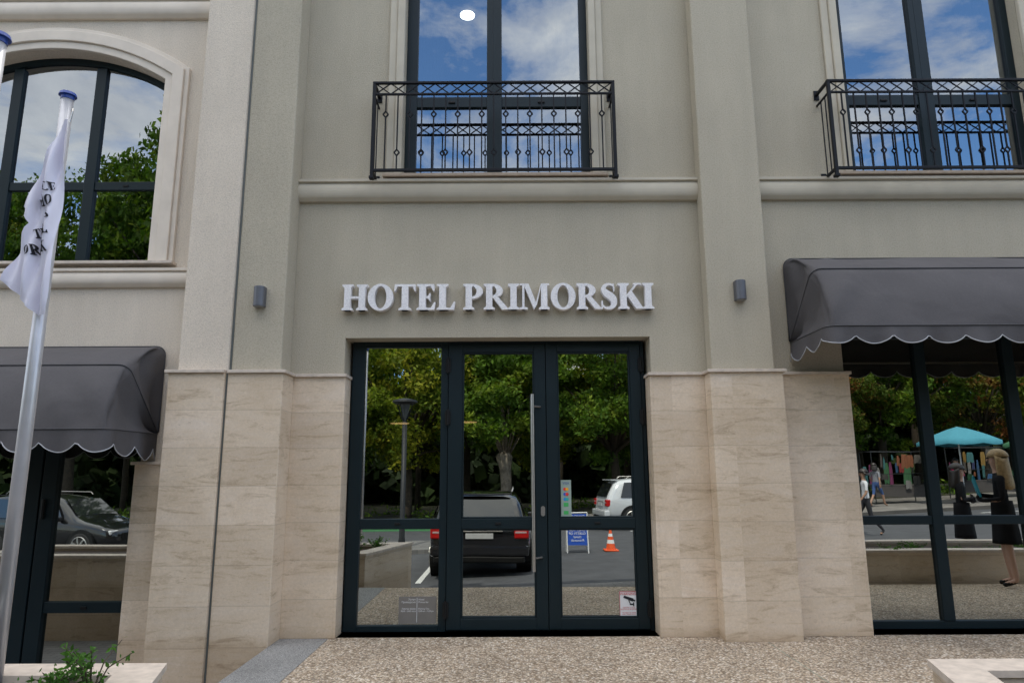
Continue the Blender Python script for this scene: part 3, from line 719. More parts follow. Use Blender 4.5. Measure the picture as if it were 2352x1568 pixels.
# ------------------------------------------------------------------ flagpoles
def flagpole(x,y,zt,label):
    F=empty('flagpole',(x,y,.3),label,'flagpole',group='white flagpoles in planter')
    mb=MB(); mb.tube([(x,y,.2),(x,y,zt-.03)],[.043,.038],18); mk(mb,'pole',F,[M_POLE],smooth=True)
    mb=MB(); mb.tube([(x,y,zt-.035),(x,y,zt-.01),(x,y,zt-.008),(x,y,zt+.012)],[.041,.041,.056,.05],18); mk(mb,'cap',F,[M_BLUE])
    mb=MB(); mb.tube([(x,y-.045,.74),(x,y-.06,.74)],.012,8); mb.tube([(x,y-.05,.80),(x,y-.07,.80),(x,y-.07,.68),(x,y-.05,.68)],.006,6)
    for k in range(5):
        mb.tube([(x+.03*math.sin(t)+.004*k,y-.062-.006*k,.74+.06*math.cos(t)) for t in [i*math.pi/6 for i in range(13)]],.005,5)
    mk(mb,'rope_cleat',F,[simple('white_rope',(.6,.58,.52),.9)])
    return F
F1=flagpole(-3.03,-2.95,4.15,'white flagpole with blue cap carrying a limp white flag')
F2=flagpole(-2.57,-4.15,3.76,'white flagpole with blue cap beside the planter')
rows=[(3.92,-2.963,-2.934),(3.705,-3.044,-2.929),(3.52,-3.086,-2.929),(3.31,-3.158,-2.932),(3.19,-3.10,-2.937),(2.985,-3.175,-2.927),(2.81,-3.224,-2.925),(2.697,-3.104,-2.925),(2.59,-2.994,-2.93)]
def flagy(x,z): return -3.045+.026*math.sin(x*48+z*5)+.016*math.sin(x*90-z*9)
rr=[]
for i in range(len(rows)-1):
    for k in range(6):
        t=k/6; rr.append([rows[i][j]*(1-t)+rows[i+1][j]*t for j in range(3)])
rr.append(list(rows[-1]))
rings=[[(xl+(xr-xl)*j/24,flagy(xl+(xr-xl)*j/24,z),z) for j in range(25)] for z,xl,xr in rr]
FL=empty('hotel_flag',(-3,-3.04,3.9),'limp white flag with black hotel lettering hanging from flagpole','flag')
mb=MB(); mb.loft(rings,0,False); mk(mb,'cloth',FL,[M_FLAG],smooth=True,recalc=False)
mb=MB(); mb.tube([(-2.945,-3.02,3.91),(-2.935,-3.02,3.99),(-2.95,-3.0,4.02),(-2.965,-2.99,3.98)],.005,6); mk(mb,'hook',FL,[M_STEEL])
def flagword(w,x0,z0,h,kx,ang):
    mb=MB(); x=0; ca,sa=math.cos(ang),math.sin(ang)
    for ch in w:
        wd,pcs=GL[ch]
        for i,pc in enumerate(pcs):
            for q in pc:
                pts=[]
                for px,pz in q:
                    u=(x+px)*h*kx; v=pz*h; X=x0+u*ca-v*sa; Z=z0+u*sa+v*ca; pts.append((X,flagy(X,Z)-.009-.0003*i,Z))
                mb.poly(pts)
        x+=wd
    mk(mb,'print',FL,[M_INK],recalc=False)
flagword('CE',-3.03,3.40,.056,.75,.3); flagword('MO',-3.06,3.29,.075,.6,.25); flagword('S',-2.99,3.215,.052,.8,.3)
flagword('TEL',-3.06,3.09,.062,.68,.3); flagword('ORSK',-3.10,2.97,.068,.56,.22)
NF=empty('national_flag',(-2.63,-4.15,3.5),'limp white green and red striped flag on flagpole','flag')
mats=[cloth('white_cloth',(.7,.7,.7)),cloth('green_cloth',(.01,.2,.08)),cloth('red_cloth',(.45,.02,.02))]
for i,(za,zb) in enumerate(((3.60,3.28),(3.28,2.96),(2.96,2.64))):
    mb=MB(); rg=[]
    for k in range(5):
        z=za+(zb-za)*k/4; rg.append([(-2.615-.012*j-.01*math.sin(z*3),-4.15+.03*math.sin(j*1.3+z*2),z) for j in range(9)])
    mb.loft(rg,0,False); mk(mb,'stripe',NF,[mats[i]],smooth=True,recalc=False)

# ------------------------------------------------------------------ planters
def planter(pts,label,zt=.45,zbot=-1.0):
    c=Vector((sum(p[0] for p in pts)/4,sum(p[1] for p in pts)/4,0))
    P=empty('planter',(c.x,c.y,0),label,'planter',group='stone planters')
    def inset(d):
        out=[];n=len(pts)
        for i in range(n):
            p0,p1,p2=Vector(pts[i-1]),Vector(pts[i]),Vector(pts[(i+1)%n])
            d1=(p1-p0).normalized();d2=(p2-p1).normalized(); n1=Vector((-d1.y,d1.x));n2=Vector((-d2.y,d2.x))
            b=(n1+n2).normalized(); out.append(p1+b*(d/b.dot(n1)))
        return out
    ar=sum(pts[i-1][0]*pts[i][1]-pts[i][0]*pts[i-1][1] for i in range(4)); sg=1 if ar>0 else -1
    o0=inset(sg*.02); i0=inset(sg*.24); oc=pts; ic=inset(sg*.26)
    mb=MB(); mb.loft([[(p[0],p[1],zbot) for p in o0],[(p[0],p[1],zt-.041) for p in o0]],0,True); mb.loft([[(p[0],p[1],zt-.2) for p in i0],[(p[0],p[1],zt-.041) for p in i0]],0,True)
    mk(mb,'planter_wall',P,[M_STONE],recalc=False)
    mb=MB(); mb.loft([[(p[0],p[1],z) for p in q] for q,z in ((ic,zt),(oc,zt),(oc,zt-.04),(ic,zt-.04),(ic,zt))],0,True); mk(mb,'coping',P,[M_LEDGE],recalc=True)
    mb=MB(); mb.poly([(p[0],p[1],zt-.08) for p in i0]); mk(mb,'soil',P,[M_SOIL],recalc=False)
planter([(-2.155,-2.68),(-8,-2.68),(-8,-4.3),(-1.69,-4.3)],'cream stone planter with small green shrubs')
planter([(2.57,-2.68),(2.12,-4.3),(10.8,-4.3),(10.8,-2.68)],'cream stone planter with low dark shrubs')

def leaves(name,centers,size,mat,parent=None,origin=(0,0,0),aspect=.45):
    c=np.asarray(centers,dtype=np.float64); n=len(c)
    a=RNG.normal(size=(n,3)); a/=np.linalg.norm(a,axis=1)[:,None]
    b=RNG.normal(size=(n,3)); b-=a*(a*b).sum(1)[:,None]; b/=np.linalg.norm(b,axis=1)[:,None]
    s=size*RNG.uniform(.6,1.3,n)[:,None]
    v=np.empty((n,4,3)); v[:,0]=c-a*s; v[:,1]=c+b*s*aspect; v[:,2]=c+a*s; v[:,3]=c-b*s*aspect
    me=bpy.data.meshes.new(name); me.vertices.add(n*4); me.vertices.foreach_set('co',v.reshape(-1).astype(np.float32))
    me.loops.add(n*4); me.loops.foreach_set('vertex_index',np.arange(n*4,dtype=np.int32))
    me.polygons.add(n); me.polygons.foreach_set('loop_start',np.arange(0,n*4,4,dtype=np.int32))
    me.update(calc_edges=True); me.validate(); me.materials.append(mat)
    o=bpy.data.objects.new(name,me); finish(o,name,parent,Vector(origin)); return o
def shrub(x,y,z,r,h,n=220,label='small leafy green shrub growing in stone planter',ls=.020):
    S=empty('shrub',(x,y,z),label,'shrub',group='shrubs in the planters')
    BASE[S.name]=Vector((0,0,0))
    mb=MB(); cs=[]
    for i in range(11):
        a=random.uniform(0,6.28); l=random.uniform(.4,1)
        e=Vector((r*l*math.cos(a),r*l*math.sin(a),h*random.uniform(.5,1))); m=Vector((e.x*.4,e.y*.4,e.z*.65))
        mb.tube([(0,0,-.02),m,e],[.006,.004,.002],5)
        for k in range(n//11):
            t=random.uniform(.25,1); p=(m*(t/.5) if t<.5 else m.lerp(e,(t-.5)/.5)); cs.append((p.x+random.gauss(0,.016),p.y+random.gauss(0,.016),p.z+random.gauss(0,.016)))
    mk(mb,'stem',S,[M_BARK]); leaves('foliage',cs,ls,M_SHRUB,S); return S
for x,y,r,h in ((-2.64,-3.0,.16,.14),(-2.40,-3.06,.27,.30),(-2.9,-3.3,.2,.14),(-3.4,-3.2,.25,.2),(-4.1,-3.1,.28,.26),(-4.9,-3.2,.25,.22),(-2.2,-3.7,.2,.25),(-2.6,-3.8,.25,.25)):
    shrub(x,y,.37,r,h)
for i in range(12): shrub(3.2+i*.6+random.uniform(-.1,.1),-3.2+random.uniform(-.15,.3),.37,.25,random.uniform(.08,.16),160)

# ------------------------------------------------------------------ trees
def make_tree(name,kind,leafmat,barkmat,n_cl,lpc,seed):
    rnd=random.Random(seed); T=empty(name,(0,0,0)); BASE[T.name]=Vector((0,0,0))
    mb=MB(); cl=[]
    if kind=='broad':
        trunkh=3.0; mb.tube([(0,0,-.4),(.05,0,.6),(.1,.05,1.8),(.0,.1,trunkh)],[.34,.26,.22,.19],10)
        for i in range(n_cl):
            while True:
                p=Vector((rnd.uniform(-1,1),rnd.uniform(-1,1),rnd.uniform(-1,1)))
                if .35<p.length<1: break
            c=Vector((p.x*4.6,p.y*4.6,6.6+p.z*4.3)); c.x*=1+.2*math.sin(c.z*1.7); cl.append((c,rnd.uniform(.45,.95)))
        for c,_ in cl[::5]:
            mb.tube([(0,.1,trunkh-.2),(c.x*.35,c.y*.35,trunkh+(c.z-trunkh)*.45),tuple(c)],[.11,.06,.015],6)
    elif kind=='pollard':
        mb.tube([(0,0,-.4),(0,0,.4),(.05,0,1.4),(.0,0,2.2),(-.05,0,2.75),(0,0,3.0)],[.36,.28,.25,.27,.40,.22],12)
        for i in range(n_cl):
            a=rnd.uniform(0,6.28); r=rnd.uniform(.2,1)**.6*3.4; z=3.4+rnd.uniform(0,1)*4.8; r*=1-.5*max(0,(z-6.5)/2)
            cl.append((Vector((r*math.cos(a),r*math.sin(a),z)),rnd.uniform(.35,.75)))
        for c,_ in cl[::6]:
            mb.tube([(c.x*.05,c.y*.05,2.7),(c.x*.35,c.y*.35,2.9+max(0,(c.z-2.9))*.6),tuple(c)],[.04,.02,.006],5)
    else:
        mb.tube([(0,0,-.4),(.1,0,3),(.0,.1,7),(0,0,13.5)],[.26,.21,.17,.03],9)
        for i in range(n_cl):
            z=rnd.uniform(5,13.6); r=(13.9-z)/9*3.2*rnd.uniform(.3,1)+.2; a=rnd.uniform(0,6.28)
            cl.append((Vector((r*math.cos(a),r*math.sin(a),z-.1*r)),rnd.uniform(.35,.7)))
        for c,_ in cl[::3]: mb.tube([(0,0,c.z+.2),(c.x*.6,c.y*.6,c.z+.15),tuple(c)],[.05,.03,.01],5)
    mk(mb,'trunk',T,[barkmat],smooth=True)
    cs=[]
    for c,r in cl:
        d=RNG.normal(size=(lpc,3)); d/=np.linalg.norm(d,axis=1)[:,None]; rad=r*RNG.uniform(.3,1.15,lpc)[:,None]
        cs.append(np.array(c)+d*rad*np.array([1.15,1.15,.7]))
    leaves('crown',np.concatenate(cs),.115 if kind!='pine' else .12,leafmat,T,aspect=.5 if kind!='pine' else .22)
    return T
TA=make_tree('broadleaf_tree','broad',M_LEAF,M_BARK,140,280,1)
TB=make_tree('broadleaf_tree','broad',M_LEAFY,M_BARK,135,280,2)
TR=make_tree('broadleaf_tree','broad',M_LEAFR,M_BARK,120,260,5)
TP=make_tree('pollarded_tree','pollard',M_LEAF,M_BARKP,120,240,3)
TN=make_tree('pine_tree','pine',M_NEEDLE,M_BARK,120,140,4)
def place(t,x,y,rot,sc,label,first=False):
    o=t if first else copy_tree(t,(0,0,0))
    o.location=(x,y,fz(x)+.14); o.rotation_euler=(0,0,rot); o.scale=(sc,)*3 if not hasattr(sc,'__len__') else sc
    tag(o,label,'tree',group='trees in the park across the street')
LB='broad green deciduous tree in park across the street'; LY='yellow green deciduous tree beside the pavement'; LRr='deciduous tree with some reddish leaves near market'; LN='tall dark pine with bare trunk in park'
place(TP,-.35,-25.3,0,1.0,'pollarded tree with pale thick trunk and upright shoots',True)
place(TB,-5.2,-26.5,.3,1.0,LY,True); place(TA,5.0,-26.2,1.2,.95,LB,True); place(TR,14.0,-25.6,.7,.85,LRr,True)
place(TN,-2.6,-31,.2,1.0,LN,True)
for x,y,r,s,t,l in ((-9.8,-27.5,2,1.0,TA,LB),(-14.6,-26.0,1.1,(1.25,1.3,2.0),TA,LB),(-22,-27,2.2,(1.3,1.3,1.62),TA,LB),(-29,-28,.4,(1.3,1.3,1.6),TB,LY),
    (9.3,-27,4.4,.9,TB,LY),(18.5,-27,5,.95,TA,LB),(23,-26,1.9,.85,TR,LRr),(28,-28,.5,.95,TB,LY),(34,-27,3,1,TA,LB),(1.8,-28.5,2.9,.9,TB,LY),(12.6,-23.4,.5,(.62,.62,.66),TR,LRr)):
    place(t,x,y,r,s,l)
for i in range(22):
    x=-30+i*3.0+random.uniform(-1,1); y=-30-random.uniform(0,8); place(TN,x,y,random.uniform(0,6),random.uniform(.72,.95),LN)
place(TN,31,-29,.4,(1.1,1.1,1.6),LN)
n=60000
xs=RNG.uniform(-75,75,n); zz=RNG.uniform(0,1,n); top=8.5+1.6*np.sin(xs*.31)+1.2*np.sin(xs*.83+1)
cs=np.stack([xs,-43+2.5*np.sin(xs*.9+zz*9)+RNG.normal(0,1,n),-.9+zz*top],1)
w=leaves('woodland',cs,.62,M_DARKLEAF,aspect=.7); tag(w,'dense dark woodland behind the park trees',kind='stuff')
n=9000
xs=RNG.uniform(-40,40,n); cs=np.stack([xs,-27.5+2*np.sin(xs*1.3)+RNG.normal(0,.8,n),-.5+.045*np.clip(xs,-3.5,25)+np.abs(RNG.normal(0,.28,n))],1)
w=leaves('undergrowth',cs,.10,M_LEAF); tag(w,'low undergrowth below the park trees',kind='stuff')

# ------------------------------------------------------------------ street lamp, sign, cone
z0=fz(-3.3)+.11
L=empty('street_lamp',(-3.3,-13.3,z0),'dark grey street lamp with flat conical head on pavement','street lamp'); x,y=-3.3,-13.3
mb=MB(); mb.tube([(x,y,z0),(x,y,z0+.25),(x,y,z0+.3),(x,y,3.15)],[.11,.10,.085,.07],14); mk(mb,'post',L,[M_POST],smooth=True)
for k in range(4):
    a=k*math.pi/2+.4; mk(MB().tube([(x,y,3.1),(x+.12*math.cos(a),y+.12*math.sin(a),3.3),(x+.28*math.cos(a),y+.28*math.sin(a),3.72)],.016,6),'bracket',L,[M_POST])
mb=MB(); mb.tube([(x,y,3.68),(x,y,3.74),(x,y,3.80),(x,y,3.86)],[.26,.38,.36,.10],24); mk(mb,'lamp_head',L,[M_POST])
mb=MB(); mb.tube([(x,y,3.16),(x,y,3.4),(x,y,3.68)],[.04,.09,.16],20); mk(mb,'lamp_glass',L,[simple('frosted_lamp_cone',(.12,.13,.13),.2)])

x,y=1.70,-11.0; z0=fz(x)
A=empty('parking_sign',(x,y,z0),'blue folding sign with white guest parking text on road','sign')
mb=MB()
for s,yy in ((1,.20),(-1,-.20)):
    for xx in (x-.27,x+.27): mb.tube([(xx,y+yy,z0),(xx,y,z0+1.02)],.014,8)
    mb.tube([(x-.27,y+yy*.45,z0+.55),(x+.27,y+yy*.45,z0+.55)],.01,6)
mb.tube([(x-.27,y,z0+1.02),(x+.27,y,z0+1.02)],.016,8)
mk(mb,'stand',A,[M_WHITE])
yt,yb2=.02,.165; MBL=simple('blue_enamel',(.01,.07,.40),.5,var=.05)
for s in (1,-1): mk(MB().poly([(x-.25,y+s*yb2,z0+.20),(x+.25,y+s*yb2,z0+.20),(x+.25,y+s*yt,z0+.99),(x-.25,y+s*yt,z0+.99)]),'board',A,[MBL])
tilt=math.atan2(yb2-yt,.79)
mt=Matrix.Translation((x,y+yt+.034,z0+.90))@Matrix.Rotation(math.pi,4,'Z')@Matrix.Rotation(math.pi/2-tilt,4,'X')
text_mesh("САМО ЗА\nГОСТИ НА\nхотел\nПриморски\nONLY FOR\nGUESTS OF\nHotel\nPrimorski",.088,M_WHITE,'lettering',A,mt,space=1.0)

x,y=2.6,-11.2; z0=fz(x)
K=empty('traffic_cone',(x,y,z0),'orange traffic cone with white bands standing on road','traffic cone')
MO=simple('orange_plastic',(.75,.10,.02),.5,var=.08)
mb=MB(); mb.box(x-.19,x+.19,y-.19,y+.19,z0,z0+.035); mk(mb,'base',K,[MO],bevel=.01)
def cz(t): return .135*(1-t)+.025*t
mb=MB()
for i,(a,b,mi) in enumerate(((0,.30,0),(.30,.48,1),(.48,.64,0),(.64,.78,1),(.78,1,0))):
    mb.tube([(x,y,z0+.035+.5*a),(x,y,z0+.035+.5*b)],[cz(a),cz(b)],18,mi,caps=(i in(0,4)))
mk(mb,'cone_body',K,[MO,M_WHITE],smooth=False)

# ------------------------------------------------------------------ cars
def car(name,paint,loc,rot,label):
    Cc=empty(name,(0,0,0),label,'car',group='cars parked along the street'); BASE[Cc.name]=Vector((0,0,0))
    St=[(0,.50,.84,.88,.80,.70),(.03,.36,.98,1.06,.92,.78),(.17,.32,1.05,1.36,.955,.76),(.34,.3,1.07,1.64,.965,.74),(.58,.3,1.07,1.75,.97,.73),(1.6,.3,1.06,1.79,.975,.74),(2.45,.3,1.04,1.76,.975,.73),(2.8,.3,1.03,1.66,.975,.71),(3.2,.3,1.02,1.36,.975,.74),(3.5,.3,1.0,1.09,.97,.80),(4.15,.3,.93,1.0,.95,.76),(4.6,.32,.82,.88,.88,.68),(4.75,.4,.66,.68,.76,.6)]
    def ring(s):
        x,zb,zl,zr,w,wr=s; h=zr-zl
        side=(wr+.03,zr-.07) if h>.2 else (wr+.06,zl+h*.6)
        half=[(w*.82,zb),(w*.97,zb+.1),(w,(zb+zl)/2),(w*.985,zl-.04),(w*.95,zl),side,(wr-.08,zr)]
        return [(x,-a,b) for a,b in half]+[(x,a,b) for a,b in reversed(half)]
    rings=[ring(s) for s in St]
    mb=MB(); mb.loft(rings,0,True,True); b=mk(mb,'body',Cc,[paint],smooth=True)
    ss=b.modifiers.new('s','SUBSURF'); ss.levels=1; ss.render_levels=1
    GM=simple('car_glass',(.012,.014,.016),.05,var=0); GM.node_tree.nodes['Principled BSDF'].inputs['Coat Weight'].default_value=1.0
    def panel(nm,pts,off,mat):
        c=sum(pts,Vector())/len(pts); n=(pts[1]-pts[0]).cross(pts[2]-pts[1]).normalized()
        if n.dot(c-Vector((2.3,0,.9)))<0:n=-n
        mb=MB(); mb.poly([p+n*off for p in pts]); o=mk(mb,nm,Cc,[mat],recalc=False); return o
    panel('rear_window',[Vector((.045,-.70,1.12)),Vector((.045,.70,1.12)),Vector((.31,.62,1.60)),Vector((.31,-.62,1.60))],.025,GM)
    panel('windscreen',[Vector((3.42,-.74,1.14)),Vector((3.42,.74,1.14)),Vector((2.86,.60,1.63)),Vector((2.86,-.60,1.63))],.03,GM)
    for s in (-1,1):
        for a,c,d,e in ((.62,1.35,.50,1.35),(1.43,2.25,1.43,2.25),(2.33,3.12,2.33,2.72)):
            panel('side_window',[Vector((d if d<.6 else a,s*.938,1.10)),Vector((c,s*.938,1.10)),Vector((e,s*.79,1.62)),Vector((a+.05,s*.79,1.62))],.022,GM)
        mb=MB(); mb.box(-.015,.14,min(s*.66,s*.93),max(s*.66,s*.93),.79,1.03); mk(mb,'tail_light',Cc,[simple('red_lens',(.45,.01,.01),.15,var=.05)],bevel=.03)
        mb=MB(); mb.box(-.020,.03,min(s*.68,s*.89),max(s*.68,s*.89),.90,.945); mk(mb,'reversing_light',Cc,[simple('clear_lens',(.5,.35,.35),.15)],bevel=.01)
        mb=MB(); mb.box(4.45,4.66,min(s*.52,s*.82),max(s*.52,s*.82),.68,.80); mk(mb,'headlight',Cc,[simple('headlight_lens',(.6,.6,.6),.1)],bevel=.03)
        mb=MB(); mb.box(3.0,3.14,min(s*.96,s*1.12),max(s*.96,s*1.12),1.04,1.18); mk(mb,'wing_mirror',Cc,[paint],bevel=.03)
        for xx in (.92,3.82):
            mb=MB(); mb.tube([(xx,s*.70,.38),(xx,s*.982,.38)],.45,28); mk(mb,'wheel_arch',Cc,[M_BLACK])
            mb=MB(); mb.tube([(xx,s*.72,.37),(xx,s*.75,.37),(xx,s*.97,.37),(xx,s*.995,.37)],[.33,.37,.37,.34],28)
            w=mk(mb,'wheel',Cc,[simple('tyre_rubber',(.02,.02,.02),.85)])
            mb=MB(); mb.tube([(xx,s*.99,.37),(xx,s*1.0,.37)],.07,16)
            for k in range(7):
                t=k*2*math.pi/7; mb.bar((xx,s*1.0,.37),(xx+.25*math.cos(t),s*1.0,.37+.25*math.sin(t)),.045)
            tt=[i*math.pi/12 for i in range(25)]; mb.tube([(xx+.26*math.cos(t),s*1.0,.37+.26*math.sin(t)) for t in tt],.018,6)
            mk(mb,'rim',w,[M_STEEL])
    mb=MB(); mb.box(-.09,.12,-.93,.93,.44,.66); mk(mb,'bumper',Cc,[paint],bevel=.05)
    mb=MB(); mb.box(-.07,.2,-.86,.86,.30,.44); mk(mb,'bumper_trim',Cc,[M_BLACK],bevel=.03)
    mb=MB(); mb.box(-.03,.0,-.27,.27,.79,.905); mk(mb,'licence_plate',Cc,[simple('plate_white',(.5,.5,.5),.5)],bevel=.004)
    mb=MB(); mb.box(-.022,.0,-.45,.45,.935,.96); mk(mb,'chrome_trim',Cc,[M_STEEL],bevel=.004)
    mb=MB(); mb.box(.25,.5,-.62,.62,1.70,1.735); mk(mb,'roof_spoiler',Cc,[paint],bevel=.012)
    mb=MB(); mb.bar((.03,0,1.12),(.12,-.40,1.24),.02); mk(mb,'rear_wiper',Cc,[M_BLACK])
    for s in (-1,1): mk(MB().tube([(.8,s*.62,1.76),(.9,s*.64,1.83),(2.5,s*.64,1.83),(2.6,s*.62,1.76)],.014,6),'roof_rail',Cc,[M_STEEL])
    mb=MB(); mb.box(4.68,4.77,-.45,.45,.52,.72); mk(mb,'grille',Cc,[M_BLACK],bevel=.01)
    Cc.location=loc; Cc.rotation_euler=(0,0,rot); return Cc
PB=simple('black_car_paint',(.010,.010,.012),.12,var=0,coat=.8); PW=simple('white_car_paint',(.55,.56,.57),.2,var=0,coat=.6); PG=simple('black_car_paint_metallic',(.012,.013,.014),.15,.3,var=0,coat=.8)
c=car('parked_car',PB,(-.72,-7.42,fz(-.57)),-math.pi/2,'black sport utility car parked with rear towards entrance'); c.scale=(1,1.13,1)
car('parked_car',PW,(3.15,-17.6,fz(4)),-.12,'white sport utility car parked across the street')
car('parked_car',PG,(-15.4,-13.6,fz(-12)),.22,'black car seen side on passing the cream building')

# ------------------------------------------------------------------ people
def person(label,loc,rot,h,J,cls,mats,fingers=True):
    Pn=empty('person',(0,0,0),label,'person'); BASE[Pn.name]=Vector((0,0,0))
    j=dict(pel=(0,0,.95),spi=(0,0,1.12),che=(0,0,1.32),nec=(0,0,1.47),nk2=(0,-.01,1.53),hd1=(0,-.02,1.585),hd2=(0,-.01,1.66),hd3=(0,0,1.715),
      hpl=(.095,0,.90),knl=(.10,-.02,.50),anl=(.10,.02,.09),tol=(.11,-.14,.03),hpr=(-.095,0,.90),knr=(-.10,-.02,.50),anr=(-.10,.02,.09),tor=(-.11,-.14,.03),
      shl=(.17,0,1.40),ell=(.23,.02,1.12),wrl=(.24,-.05,.88),hal=(.24,-.07,.80),shr=(-.17,0,1.40),elr=(-.23,.02,1.12),wrr=(-.24,-.05,.88),har=(-.24,-.07,.80))
    j.update(J)
    rad=dict(pel=.125,spi=.11,che=.125,nec=.055,nk2=.05,hd1=.07,hd2=.088,hd3=.055,hpl=.085,knl=.055,anl=.038,tol=.03,shl=.055,ell=.038,wrl=.026,hal=.030)
    for k in list(rad):
        if k[-1]=='l' and k not in('pel',): rad[k[:-1]+'r']=rad[k]
    ed=[('pel','spi'),('spi','che'),('che','nec'),('nec','nk2'),('nk2','hd1'),('hd1','hd2'),('hd2','hd3')]
    for s in 'lr': ed+=[('pel','hp'+s),('hp'+s,'kn'+s),('kn'+s,'an'+s),('an'+s,'to'+s),('che','sh'+s),('sh'+s,'el'+s),('el'+s,'wr'+s),('wr'+s,'ha'+s)]
    keys=[k for k in rad if k in j]
    keys=['pel']+[k for k in keys if k!='pel']; idx={k:i for i,k in enumerate(keys)}
    me=bpy.data.meshes.new('body'); me.from_pydata([j[k] for k in keys],[(idx[a],idx[b]) for a,b in ed],[])
    o=bpy.data.objects.new('body',me); COL.objects.link(o)
    sk=o.modifiers.new('skin','SKIN')
    for k in keys:
        sv=me.skin_vertices[0].data[idx[k]]; r=rad[k]; sv.radius=(r,r*(.8 if k in('pel','spi','che') else 1)); sv.use_root=(k=='pel')
    sb=o.modifiers.new('sub','SUBSURF'); sb.levels=2; sb.render_levels=2
    bpy.context.view_layer.update()
    m2=bpy.data.meshes.new_from_object(o.evaluated_get(bpy.context.evaluated_depsgraph_get()))
    bpy.data.objects.remove(o)
    mb=MB(); mb.v=[tuple(v.co) for v in m2.vertices]; mb.f=[tuple(p.vertices) for p in m2.polygons]; mb.m=[0]*len(mb.f)
    for s in 'lr':
        w=Vector(j['wr'+s]);hh=Vector(j['ha'+s]); d=(hh-w).normalized(); side=d.cross(Vector((0,1,.2))).normalized(); nrm=side.cross(d).normalized()
        for k,(off,ln) in enumerate(((-.028,.055),(-.010,.068),(.010,.064),(.027,.050))):
            a=hh+side*off; b=a+d*ln*.6+nrm*.006; c2=b+d*ln*.4+nrm*.018
            mb.tube([a-d*.01,b,c2],[.0095,.0085,.0065],6)
        a=w+d*.03+side*.025; mb.tube([a,a+side*.022+d*.025,a+side*.028+d*.052],[.011,.010,.008],6)
    hx,hy,hz=j['hd2']
    mb.tube([(hx,hy-.080,hz+.005),(hx,hy-.100,hz-.022),(hx,hy-.098,hz-.032)],[.008,.012,.010],6)
    for s in (-1,1): mb.ell((hx+s*.082,hy+.01,hz-.01),(.010,.018,.03),0,8,5)
    b=mk(mb,'body',Pn,mats,smooth=True)
    for p in b.data.polygons: p.material_index=cls(p.center)
    for s in (-1,1): mk(MB().ell((hx+s*.03,hy-.083,hz+.01),(.012,.008,.007),0,8,5),'eye',Pn,[M_INK])
    mb=MB(); mb.ell((hx,hy-.082,hz-.055),(.022,.008,.006),0,8,5); mk(mb,'mouth',Pn,[simple('lips',(.4,.12,.1),.5)])
    Pn.location=loc; Pn.rotation_euler=(0,0,rot); s=h/1.75; Pn.scale=(s,s,s); return Pn
def hair(Pn,mat,long,hx=0,hy=0):
    mb=MB(); rings=[]
    for k in range(7):
        t=k/6; a=math.pi/2*(1-t)
        rings.append([(hx+.106*math.cos(a)*math.cos(u),hy+.018+.118*math.cos(a)*math.sin(u),1.66+.02+.105*math.sin(a)+(.0)) for u in [i*2*math.pi/20 for i in range(20)]])
    mb.loft(rings,0,True)
    lo=[]; n=22
    for k in range(8):
        t=k/7; z=1.68-(long)*t; w=.108+.03*math.sin(t*2.2); 
        lo.append([(hx+w*math.cos(u),hy+.02+(.10+.02*t)*math.sin(u)+.02*t+.004*math.sin(i*2.5),z-.02*math.sin(u*3)) for i,u in enumerate([math.radians(-28+236*q/(n-1)) for q in range(n)])])
    mb.loft(lo,0,False)
    o=mk(mb,'hair',Pn,[mat],smooth=True,recalc=False); so=o.modifiers.new('sol','SOLIDIFY'); so.thickness=.012
def skirt(Pn,mat,z0,z1,w0,w1,name='dress',top=False):
    mb=MB(); rings=[]; N=8
    for k in range(N+1):
        t=k/N; z=z0+(z1-z0)*t; w=w0+(w1-w0)*t
        rings.append([((w+.008*math.cos(u*7)*t)*math.cos(u),(w*.78+.008*math.cos(u*7)*t)*math.sin(u),z) for u in [i*2*math.pi/32 for i in range(32)]])
    mb.loft(rings,0,True); o=mk(mb,name,Pn,[mat],smooth=True,recalc=False); o.modifiers.new('sol','SOLIDIFY').thickness=.006
shoe=M_BLACK
def cls_dress(c): return 1 if (.9<c.z<1.47 and abs(c.x)<.26 and not(c.z<1.1 and abs(c.x)>.19)) else (2 if c.z<.07 else 0)
BR=math.radians(-60)
Pn=person('woman with long blonde hair in black dress holding teal folder',(6.98,-2.25,0),BR,1.86,
   dict(ell=(.22,.0,1.13),wrl=(.10,-.22,1.17),hal=(.04,-.25,1.19),elr=(-.23,.0,1.13),wrr=(-.12,-.22,1.10),har=(-.05,-.26,1.12),hpl=(.09,0,.9),knl=(.08,-.02,.5),anl=(.07,.02,.09),hpr=(-.09,0,.9),knr=(-.10,.0,.5),anr=(-.13,.04,.09),tol=(.08,-.14,.03),tor=(-.15,-.12,.03)),cls_dress,[M_SKIN,M_BLKCLOTH,shoe])
hair(Pn,M_BLONDE,.42); skirt(Pn,M_BLKCLOTH,1.1,.55,.15,.20)
F=empty('folder',(0,0,0),'teal paper folder held against chest','folder'); BASE[F.name]=Vector((0,0,0))
mb=MB(); mb.box(-.12,.12,-.012,.012,-.16,.16); mk(mb,'cover',F,[cloth('teal_card',(.02,.25,.33))],bevel=.003); mb=MB(); mb.box(-.115,.115,-.008,.008,-.155,.164); mk(mb,'paper',F,[M_WHITE])
F.location=(6.98+.28*math.sin(BR),-2.25-.28*math.cos(BR),1.34); F.rotation_euler=(.2,.3,BR)
Pn=person('woman with dark hair in black clothes standing with arms crossed',(8.12,-4.95,fz(8.3)+.07),math.radians(125),1.80,
   dict(ell=(.24,-.02,1.14),wrl=(-.06,-.19,1.17),hal=(-.13,-.17,1.19),elr=(-.24,-.02,1.14),wrr=(.06,-.21,1.13),har=(.13,-.19,1.13)),cls_dress,[M_SKIN,M_BLKCLOTH,shoe])
